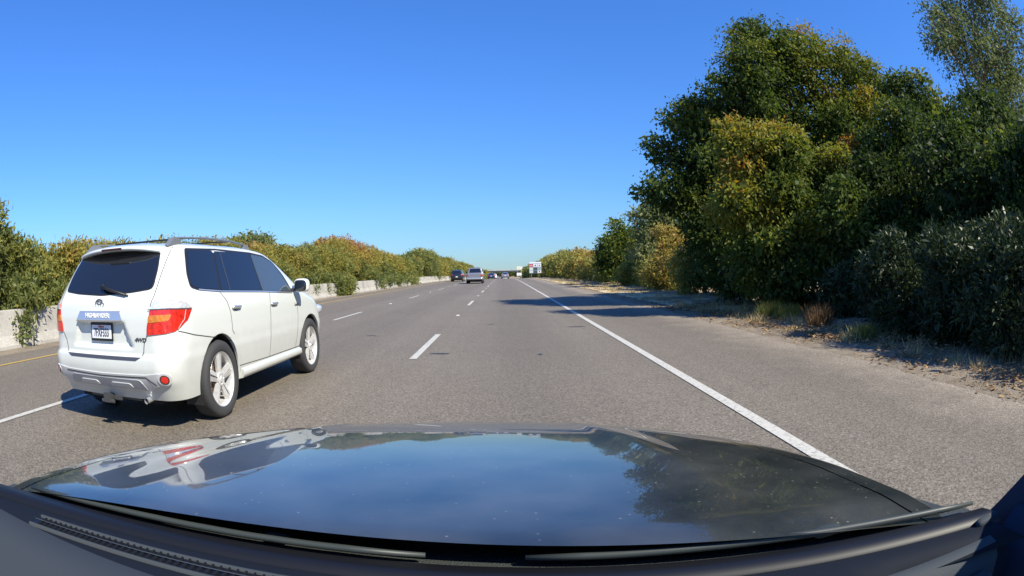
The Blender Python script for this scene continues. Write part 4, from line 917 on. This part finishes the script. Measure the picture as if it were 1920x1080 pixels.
# ---- vehicles farther along
M_TAIL = pm('far_red_lens', (.40, .02, .015), .3)
def far_car(name, label, cat, x, y, paint, zs, pr, R=.34, wb=2.7, glass=None, rear_w=None, tz=.85, plate_z=.7, group='traffic far ahead', bumper=None):
    o = empty(name, (x, y, float(zr(y)) + .006)); tag(o, label, cat, group)
    o.rotation_euler = (math.atan2(float(zr(y + 3) - zr(y)), 3), 0, 0)
    b = Body(np.array(zs), pr, n=(5, 5, 40, 5, 4)); make_shell(b, (0, wb), R + .06, R + .01, paint, o, step=.03)
    W = max(pr['W'])
    u_ = MB(); u_.box(-W + .12, W - .12, -.6, wb + .6, .2, .38); u_.build('underbody', M_UNDER, o)
    for sx in (1, -1):
        for wy in (0, wb): make_wheel(o, sx * (W - .13), wy, R, .22, R * .68, sx < 0, False); arch_liner(o, wy, R + .055, R + .01, sx * (W - .36), sx * (W - .06))
    if rear_w: patch(b, b.S, rnd(rear_w, .05, 3), .006, M_PRIV, 'rear_window', o, .12, .08, .006)
    for sg in (1, -1):
        s0 = W - .30
        patch(b, b.S, [(sg * s0, tz - .11), (sg * (s0 + .30), tz - .08), (sg * (s0 + .34), tz + .08), (sg * s0, tz + .10)], .01, M_TAIL, 'tail_light', o, .1, .08, .01)
        if glass:
            f = (lambda y_, z_, s_=sg: b.Y(y_, z_, s_)); patch(b, f, rnd(glass, .05, 3), .006, M_PRIV, 'side_window', o, .12, .08, .006)
    yb = b.S(0, plate_z).y
    q = MB(); q.box(-.15, .15, yb - .02, yb + .01, plate_z - .07, plate_z + .07); q.build('licence_plate', M_PLATE, o)
    if bumper:
        q = MB(); yb = b.S(0, bumper[1]).y; q.superell((0, yb + .02, bumper[1]), (W - .04, .09, bumper[2]), .4); q.build('rear_bumper', bumper[0], o, True)
    return o
z_suv = [.30, .5, .7, .95, 1.05, 1.12, 1.4, 1.6, 1.68, 1.72]
p_suv = dict(W=[.86, .92, .95, .95, .93, .90, .78, .70, .6, .3], YR=[-.85, -.95, -.97, -.95, -.93, -.9, -.75, -.62, -.45, 0], YF=[3.5, 3.6, 3.6, 3.3, 2.9, 2.6, 2.1, 1.7, 1.4, .9],
             RX=[.2] * 8 + [.15, .1], RY=[.25] * 8 + [.15, .1], BW=[.04] * 10, FX=[.4] * 8 + [.2, .1], FY=[.5] * 8 + [.3, .2])
z_sed = [.28, .45, .65, .85, .95, 1.02, 1.2, 1.36, 1.42, 1.45]
p_sed = dict(W=[.82, .88, .91, .90, .88, .84, .70, .60, .5, .25], YR=[-.95, -1.03, -1.05, -1.02, -.95, -.55, -.15, .2, .4, .8], YF=[3.5, 3.6, 3.6, 3.2, 2.8, 2.5, 2.1, 1.7, 1.5, 1.2],
             RX=[.2] * 8 + [.15, .1], RY=[.25] * 8 + [.15, .1], BW=[.05] * 10, FX=[.4] * 8 + [.2, .1], FY=[.5] * 8 + [.3, .2])
M_SILVERP = pm('silver_paint', (.25, .26, .28), .3, .4, .8); M_DARKP = pm('black_paint', (.02, .022, .028), .3, .2, .9); M_BLUEP = pm('navy_paint', (.03, .045, .10), .3, .3, .9); M_WHITEP = pm('white_paint', (.78, .78, .77), .3, 0, .8)
rw_suv = [(-.60, 1.14), (.60, 1.14), (.52, 1.56), (-.52, 1.56)]; rw_sed = [(-.58, 1.06), (.58, 1.06), (.46, 1.34), (-.46, 1.34)]
gl_suv = [(-.2, 1.56), (1.2, 1.58), (2.1, 1.15), (-.4, 1.15)]; gl_sed = [(.35, 1.32), (1.5, 1.34), (2.1, 1.04), (-.2, 1.04)]
far_car('dark_suv', 'black SUV partly hidden behind the silver pickup', 'car', -7.0, 89, M_DARKP, z_suv, p_suv, .37, 2.8, gl_suv, rw_suv, 1.0)
far_car('navy_sedan', 'dark blue sedan two lanes from the yellow line, ahead of the pickup', 'car', -3.1, 147, M_BLUEP, z_sed, p_sed, .33, 2.7, gl_sed, rw_sed, .86)
far_car('white_suv', 'white SUV far ahead beside the navy sedan', 'car', -3.2, 198, M_WHITEP, z_suv, p_suv, .36, 2.7, gl_suv, rw_suv, 1.0)
far_car('silver_car', 'pale car far ahead in the lane beside the edge line', 'car', .3, 136, M_SILVERP, z_sed, p_sed, .33, 2.7, gl_sed, rw_sed, .86)
far_car('white_car', 'tiny white car farthest ahead beside the edge line', 'car', .5, 250, M_WHITEP, z_sed, p_sed, .33, 2.7, gl_sed, rw_sed, .86)
far_car('grey_car', 'small grey car farthest ahead in the middle lane', 'car', -3.0, 270, M_SILVERP, z_suv, p_suv, .36, 2.7, gl_suv, rw_suv, 1.0)
# pickup: bed body plus cab
z_bed = [.42, .55, .8, 1.0, 1.12, 1.16]
p_bed = dict(W=[.92, .96, .985, .98, .96, .93], YR=[-1.15, -1.22, -1.22, -1.22, -1.21, -1.19], YF=[4.2, 4.35, 4.4, 4.3, 4.1, 3.8], RX=[.1] * 6, RY=[.12] * 6, BW=[.02] * 6, FX=[.4] * 6, FY=[.4] * 6)
pk = far_car('silver_pickup', 'silver pickup truck with dark tailgate window in the middle lane', 'truck', -3.35, 68.5, M_SILVERP, z_bed, p_bed, .40, 3.55, None, None, .92, .62, bumper=(M_CHROME, .60, .10))
zc_ = [1.10, 1.2, 1.55, 1.75, 1.83, 1.87]
cabB = Body(np.array(zc_), dict(W=[.93, .92, .80, .74, .62, .3], YR=[.95, .98, 1.15, 1.25, 1.35, 1.6], YF=[3.0, 2.9, 2.5, 2.25, 2.05, 1.8], RX=[.12] * 6, RY=[.14] * 6, BW=[.03] * 6, FX=[.3] * 6, FY=[.4] * 6), n=(5, 5, 16, 5, 4))
make_shell(cabB, (-50,), .1, .1, M_SILVERP, pk, 'cab', .03)
patch(cabB, cabB.S, rnd([(-.70, 1.24), (.70, 1.24), (.60, 1.72), (-.60, 1.72)], .06, 3), .006, M_PRIV, 'rear_window', pk, .1, .08, .006)
for sg in (1, -1):
    patch(cabB, (lambda y_, z_, s_=sg: cabB.Y(y_, z_, s_)), rnd([(1.35, 1.70), (2.2, 1.70), (2.65, 1.22), (1.2, 1.22)], .05, 3), .006, M_PRIV, 'side_window', pk, .1, .08, .006)
q = MB(); q.box(-.72, .72, -1.235, -1.225, .72, 1.10); q.build('tailgate', M_SILVERP, pk, bevel=.006)
q = MB(); q.box(-.80, .80, -1.1, 4.0, .34, .5); q.build('chassis', M_UNDER, pk)
for sg in (1, -1):
    q = MB(); q.superell((sg * 1.10, 2.55, 1.30), (.10, .06, .13), .6); q.build('mirror', M_BLK, pk, True)

# ---- roadside signs and the overpass
M_SBLUE = pm('sign_blue', (.25, .32, .45), .5); M_SWH = pm('sign_white', (.72, .73, .74), .5); M_SRED = pm('sign_red', (.45, .07, .12), .5); M_SGRN = pm('sign_pale_green', (.50, .58, .50), .5); M_SDK = pm('sign_dark', (.05, .07, .08), .5); M_POST = pm('sign_post', (.16, .12, .09), .8); M_SCREAM = pm('sign_cream', (.70, .64, .50), .5); M_STEEL = pm('galvanised_steel', (.45, .46, .47), .5, .6)
def board(parent, x0, x1, z0, z1, y, mat, name, th=.03):
    b_ = MB(); b_.box(x0, x1, y, y + th, z0, z1); return b_.build(name, mat, parent)
sy = 125; z0 = float(zr(sy)); sg_ = empty('services_sign', (6.65, sy, z0)); tag(sg_, 'grey-blue roadside logo sign with red and white panels by the far shrubs', 'sign')
board(sg_, -1.30, 1.30, 1.05, 3.45, 0, M_SBLUE, 'sign_panel', .05)
board(sg_, -1.26, 1.26, 3.10, 3.40, -.02, M_SWH, 'header_strip', .015)
for x0, x1, za, zb_, m_ in ((-1.2, -.5, 2.35, 3.0, M_SRED), (-.40, .40, 2.4, 2.95, M_SWH), (.5, 1.2, 2.4, 2.95, M_SWH), (-1.2, -.5, 1.70, 2.25, M_SGRN), (-.40, .40, 1.7, 2.25, M_SDK), (.5, 1.2, 1.7, 2.25, pm('sign_grey', (.28, .33, .33), .5)), (-1.2, -.5, 1.1, 1.6, M_SGRN), (-.40, .40, 1.1, 1.6, M_SDK), (.5, 1.2, 1.1, 1.6, M_SWH)):
    board(sg_, x0, x1, za, zb_, -.02, m_, 'logo_panel', .015)
for x0, x1, za, zb_ in ((-.15, .2, 2.55, 2.8), (.72, 1.0, 2.55, 2.8), (.72, 1.0, 1.25, 1.5)): board(sg_, x0, x1, za, zb_, -.028, M_SDK, 'logo_mark', .006)
board(sg_, -1.1, -.6, 2.6, 2.68, -.028, M_SWH, 'logo_mark', .006)
for px in (-.85, .85):
    b_ = MB(); b_.box(px - .08, px + .08, .06, .22, -.3, 3.3); b_.build('post', M_POST, sg_)
for (nm, lab, x, y, wv, za, zb_, m_) in (('exit_sign', 'cream-coloured sign on two thin posts near the overpass', 5.6, 212, .9, 3.3, 4.35, M_SCREAM), ('warning_sign', 'small pale sign plate low beside the cream sign', 4.9, 190, .75, .9, 1.8, M_SWH)):
    e = empty(nm, (x, y, float(zr(y)))); tag(e, lab, 'sign')
    board(e, -wv, wv, za, zb_, 0, m_, 'sign_panel', .04); board(e, -wv * .3, wv * .3, za + .2, zb_ - .3, -.012, M_SGRN, 'sign_mark', .01)
    for px in (-wv * .8, wv * .8):
        b_ = MB(); b_.box(px - .05, px + .05, .045, .14, -.3, zb_ - .05); b_.build('post', M_STEEL, e)
M_DECK = pm('overpass_concrete', (.42, .42, .40), .9, noise=.15, nscale=1)
ov = empty('overpass', (0, 455, float(zr(455)))); tag(ov, 'concrete overpass crossing the freeway in the distance', 'bridge')
b_ = MB(); b_.box(-90, 120, -5, 5, 5.0, 6.2); b_.build('deck', pm('shaded_girder', (.045, .055, .055), .8), ov)  # the deck's shade is put into this dark girder colour
for y in (-5.2, 5.0):
    b_ = MB(); b_.box(-90, 120, y, y + .2, 6.2, 6.9); b_.build('parapet', M_DECK, ov)
for x in (-12.5, 14, -38, 40):
    b_ = MB(); b_.tube([(x, 0, -.5), (x, 0, 5.0)], .7, 12); b_.build('pier', M_DECK, ov, True)
for sx in (-1, 1):
    b_ = MB(); x0 = 42 if sx > 0 else -40
    b_.hexa([(x0, -8, -.5), (x0 + sx * 60, -8, -.5), (x0 + sx * 60, 8, -.5), (x0, 8, -.5), (x0 + sx * 9, -6, 4.98), (x0 + sx * 60, -6, 4.98), (x0 + sx * 60, 6, 4.98), (x0 + sx * 9, 6, 4.98)]); b_.build('embankment', M_SOIL, ov)
for i, (x, y, h) in enumerate([(16, 420, 9), (24, 470, 8), (30, 400, 8), (-30, 480, 8), (-24, 520, 7), (-38, 430, 7), (-14, 560, 7), (-7, 590, 6.5), (0, 610, 6.5), (7, 600, 7), (14, 580, 7.5)]):
    far_bush('verge_tree', 'small dark tree seen under the overpass' if i > 5 else 'small dark tree beside the overpass embankment', (x, y), [S(x, y, h * .65, h * .3), S(x - 1.2, y, h * .4, h * .3), S(x + 1.4, y, h * .45, h * .28)], 400 + i, 300, 8, 1.0, .45, M_MAPLE, 'trees by the overpass', spread=.6, tone=.35)

# ------------------------------------------------------------------ the car that carries the camera
def ego_paint():
    m, n, b = new_mat('dark_hood_paint')
    b.inputs['Specular IOR Level'].default_value = .3; b.inputs['Coat Weight'].default_value = 1; b.inputs['Coat IOR'].default_value = 1.37; b.inputs['Coat Roughness'].default_value = .02; b.inputs['Roughness'].default_value = .35
    tc = n.nodes.new('ShaderNodeTexCoord'); v = n.nodes.new('ShaderNodeTexVoronoi'); v.inputs['Scale'].default_value = 48
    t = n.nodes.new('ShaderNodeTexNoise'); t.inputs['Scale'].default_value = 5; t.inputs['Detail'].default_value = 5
    sep = n.nodes.new('ShaderNodeSeparateColor'); r = n.nodes.new('ShaderNodeMapRange'); r.inputs['From Min'].default_value = .0; r.inputs['From Max'].default_value = .16; r.inputs['To Min'].default_value = 1; r.inputs['To Max'].default_value = 0
    g = n.nodes.new('ShaderNodeMath'); g.operation = 'GREATER_THAN'; g.inputs[1].default_value = .72; mu = n.nodes.new('ShaderNodeMath'); mu.operation = 'MULTIPLY'
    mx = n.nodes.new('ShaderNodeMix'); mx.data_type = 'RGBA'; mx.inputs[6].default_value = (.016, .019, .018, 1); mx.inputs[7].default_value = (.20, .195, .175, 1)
    ad = n.nodes.new('ShaderNodeMapRange'); ad.inputs['From Min'].default_value = .35; ad.inputs['From Max'].default_value = .75; ad.inputs['To Max'].default_value = .22  # grey film in the base colour imitates haze reflected in the windscreen
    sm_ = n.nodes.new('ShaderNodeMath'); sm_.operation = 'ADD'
    lk(n, tc.outputs['Object'], v.inputs['Vector']); lk(n, tc.outputs['Object'], t.inputs['Vector']); lk(n, v.outputs['Color'], sep.inputs[0]); lk(n, v.outputs['Distance'], r.inputs[0])
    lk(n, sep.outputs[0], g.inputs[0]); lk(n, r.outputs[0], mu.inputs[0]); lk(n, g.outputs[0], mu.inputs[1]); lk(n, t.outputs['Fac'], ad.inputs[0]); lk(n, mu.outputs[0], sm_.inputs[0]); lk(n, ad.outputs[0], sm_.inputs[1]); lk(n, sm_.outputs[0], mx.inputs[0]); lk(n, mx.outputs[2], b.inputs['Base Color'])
    inv = n.nodes.new('ShaderNodeMath'); inv.operation = 'SUBTRACT'; inv.inputs[0].default_value = 1; lk(n, mu.outputs[0], inv.inputs[1]); lk(n, inv.outputs[0], b.inputs['Coat Weight'])
    return m
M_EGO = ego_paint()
M_COWL = pm('cowl_plastic', (.045, .052, .05), .6, bump=.5, bscale=300)
M_DASH = pm('dash_plastic', (.008, .011, .018), .75, spec=.15, bump=.25, bscale=500); M_DASHL = pm('grey_dash_plastic', (.045, .053, .06), .75, spec=.2, bump=.2, bscale=500)
M_PILL = pm('navy_trim_cloth', (.010, .020, .048), .8, bump=.2, bscale=400); M_GASK = pm('black_frit', (.004, .004, .005), .5); M_WIP = pm('wiper_grey', (.035, .042, .04), .5)
ego = empty('camera_car', (0, 0, 0)); tag(ego, 'dark car with glossy dust-specked hood seen over its dashboard', 'car')
EX = -.14; HX = -.165
def yg(x): k = (x - EX) / .92; return .71 - .12 * k * k - .045 * k
def ehw(y): return .888 - .26 * max(0, y - 1.0) ** 1.5
def hz(u, y):
    t = max(0, y - .75)
    v = u * .84; z = .964 - .075 * t - .020 * t * t - .012 * t ** 4 - .10 * max(0, t - 1.15) ** 2 - .045 * v * v - .035 * v ** 4
    if abs(u) > 1: z -= 2.2 * (abs(u) - 1) ** 1.5
    z += .004 * (math.exp(-((abs(u) - .62) / .05) ** 2) - math.exp(-((abs(u) - .72) / .06) ** 2)) * min(1, t * 2)
    return z
def hgrid(us, ny=60, y0=lambda x: yg(x) + .012, y1=2.55):
    P = []
    for u in us:
        x0 = HX + u * ehw(.8); ya = y0(x0); row = []
        for k in range(ny + 1):
            y = ya + (y1 - .22 * u * u - ya) * k / ny; row.append((HX + u * ehw(y), y, hz(u, y)))
        y = row[-1][1]; row += [(row[-1][0], y + .03, row[-1][2] - .12), (row[-1][0], y + .04, .30)]
        P.append(row)
    return P
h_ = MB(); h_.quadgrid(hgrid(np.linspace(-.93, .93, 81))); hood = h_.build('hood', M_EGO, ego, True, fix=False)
for sg in (-1, 1):
    h_ = MB(); P = hgrid(np.linspace(.937, 1.08, 12) * sg, y0=lambda x: yg(x) - .1)
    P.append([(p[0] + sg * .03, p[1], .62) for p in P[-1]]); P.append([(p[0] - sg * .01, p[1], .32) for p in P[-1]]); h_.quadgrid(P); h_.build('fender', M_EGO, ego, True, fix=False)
# cowl and black gasket band
xs = np.linspace(-1.06, .78, 50)
b_ = MB(); b_.quadgrid([[(x, yg(x) + d, z) for x in xs] for d, z in ((.40, .86), (.10, .900), (.06, .915), (.015, .918), (.0, .921))]); b_.build('cowl', M_COWL, ego, True, fix=False)
b_ = MB(); b_.quadgrid([[(x, yg(x) + d, z) for x in xs] for d, z in ((.004, .924), (.0, .932), (-.05, .938), (-.056, .925))]); b_.build('windscreen_gasket', M_GASK, ego, True, fix=False)
# dashboard
def dash(name, xa, xb, rows, mat):
    b = MB(); X = np.linspace(xa, xb, 40); b.quadgrid([[(x, (yg(x) + d) if rel else d, z) for x in X] for d, z, rel in rows]); return b.build(name, mat, ego, True, fix=False)
dash('dashboard', -1.02, .755, ((-.05, .927, 1), (-.07, .932, 1), (-.16, .934, 1), (.47, .930, 0), (.42, .90, 0), (.40, .70, 0)), M_DASH)
b_ = MB(); b_.quadgrid([[(x, .535 + d - .0 * x, z) for x in np.linspace(-1.04, -.25, 20)] for d, z in ((0, .932), (-.012, .946), (-.10, .952), (-.30, .950))]); b_.build('instrument_hood', M_DASHL, ego, True, fix=False)
# defroster slot with fins
b_ = MB(); xv = np.linspace(-.81, .35, 40); yv = lambda x: yg(x) - .118
b_.quadgrid([[(x, yv(x) + d, z) for x in xv] for d, z in ((-.017, .9355), (.017, .9355))]); slot = b_.build('defroster_vent', M_GASK, ego, fix=False)
b_ = MB()
b_.quadgrid([[(x, yv(x) + d, z) for x in xv] for d, z in ((.017, .9345), (.018, .940), (.023, .940), (.025, .934))]); b_.build('vent_rim', M_DASHL, slot, True, fix=False)
b_ = MB(); b_.quadgrid([[(x, yv(x) + d, z) for x in xv] for d, z in ((-.024, .934), (-.022, .940), (-.018, .940), (-.017, .9345))]); b_.build('vent_rim', M_DASHL, slot, True, fix=False)
b_ = MB(); b_.box(-.012, .012, -.012, .012, 0, .0); 
fin = MB(); fin.hexa([(-.0012, -.016, 0), (.0012, -.016, 0), (.0012, .016, 0), (-.0012, .016, 0), (-.0012, -.016, .004), (.0012, -.016, .004), (.0012, .016, .004), (-.0012, .016, .004)]); fm = fin.mesh('vent_fin'); fm.materials.append(M_DASH)
for x in np.arange(-.79, .33, .014):
    o = bpy.data.objects.new('vent_fin', fm); C.objects.link(o); o.parent = slot; o.location = (x, yv(x), .9358)
bar = MB(); bar.quadgrid([[(x, yv(x) + d, .9402) for x in xv] for d in (-.0015, .0015)]); bar.build('vent_bar', M_DASHL, slot, fix=False)
# passenger end of the dashboard: trim and vent
b_ = MB(); Xr = np.linspace(.30, .70, 16); ye_ = lambda x: .50 - .12 * max(0, x - .45) - .02
b_.quadgrid([[(x, ye_(x) + d, z) for x in Xr] for d, z in ((.012, .930), (.0, .938), (-.02, .934), (-.035, .915), (-.04, .88))]); b_.build('dash_trim', M_DASHL, ego, True, fix=False)
b_ = MB(); b_.superell((.735, .500, .934), (.022, .010, .008), .7); b_.build('corner_vent', M_DASHL, ego, True)
for k in range(4):
    b_ = MB(); x = .48 + k * .05; b_.hexa([(x, .40, .87), (x + .036, .395, .87), (x + .036, .41, .905), (x, .415, .905), (x, .37, .865), (x + .036, .365, .865), (x + .036, .375, .90), (x, .38, .90)]); b_.build('side_vent_slat', M_DASHL, ego)
# pillars, doors, roof
def pillar(sg):
    pts = [(.89, .64, .82), (.872, .585, .885), (.862, .49, 1.0), (.79, .10, 1.29), (.70, -.22, 1.45)]
    b = MB(); rows = []
    for x, y, z in pts:
        X = x if sg > 0 else 2 * EX - x
        rows.append([(X, y, z), (X + sg * .05, y + .03, z - .02), (X + sg * .09, y - .04, z - .05), (X + sg * .02, y - .10, z - .06)])
    b.quadgrid(rows, True); b.face(rows[0]); b.build('pillar', M_PILL, ego, True)
    d = MB(); xi = .80 if sg > 0 else 2 * EX - .80
    d.quadgrid([[(xi + sg * a, y, z) for y in (.50, .42, .2, -.4, -1.3)] for a, z in ((.06, .93), (.02, .90), (0, .8), (.02, .5))]); d.build('door_trim', M_PILL, ego, True, fix=False)
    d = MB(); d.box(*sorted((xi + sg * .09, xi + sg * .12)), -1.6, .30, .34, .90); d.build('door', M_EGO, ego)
pillar(1); pillar(-1)
b_ = MB(); b_.quadgrid([[(EX + u * .70, y, 1.47 + .04 * (1 - u * u) - .02 * (y < -1.2)) for u in np.linspace(-1, 1, 9)] for y in (-.16, -.4, -1.0, -1.7)]); b_.build('roof', M_PILL, ego, True, fix=False)
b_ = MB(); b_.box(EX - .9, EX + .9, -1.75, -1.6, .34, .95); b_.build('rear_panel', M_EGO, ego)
# wipers
def gx(p, z): return (*p, z)
b_ = MB(); b_.tube([(x, yg(x) + .022, .936 + .006 * math.sin((x + .02) * 4)) for x in np.linspace(.02, .77, 10)], [.004] + [.0065] * 8 + [.004], 8); wb = b_.build('wiper_blade', M_WIP, ego, True)
b_ = MB(); b_.superell((.47, yg(.47) + .032, .938), (.026, .012, .008), .6); b_.build('wiper_pivot', M_WIP, ego, True)
b_ = MB(); b_.tube([(x, yg(x) + .02, .936) for x in np.linspace(-.95, -.12, 8)], [.004] + [.006] * 6 + [.004], 8); b_.build('wiper_blade', M_WIP, ego, True)
b_ = MB(); b_.superell((-.36, yg(-.36) + .038, .932), (.022, .008, .006), .6); b_.build('washer_nozzle', M_COWL, ego, True)
for sg in (-1, 1): make_wheel(ego, EX + sg * .78, 1.25, .34, .22, .23, sg < 0, False)
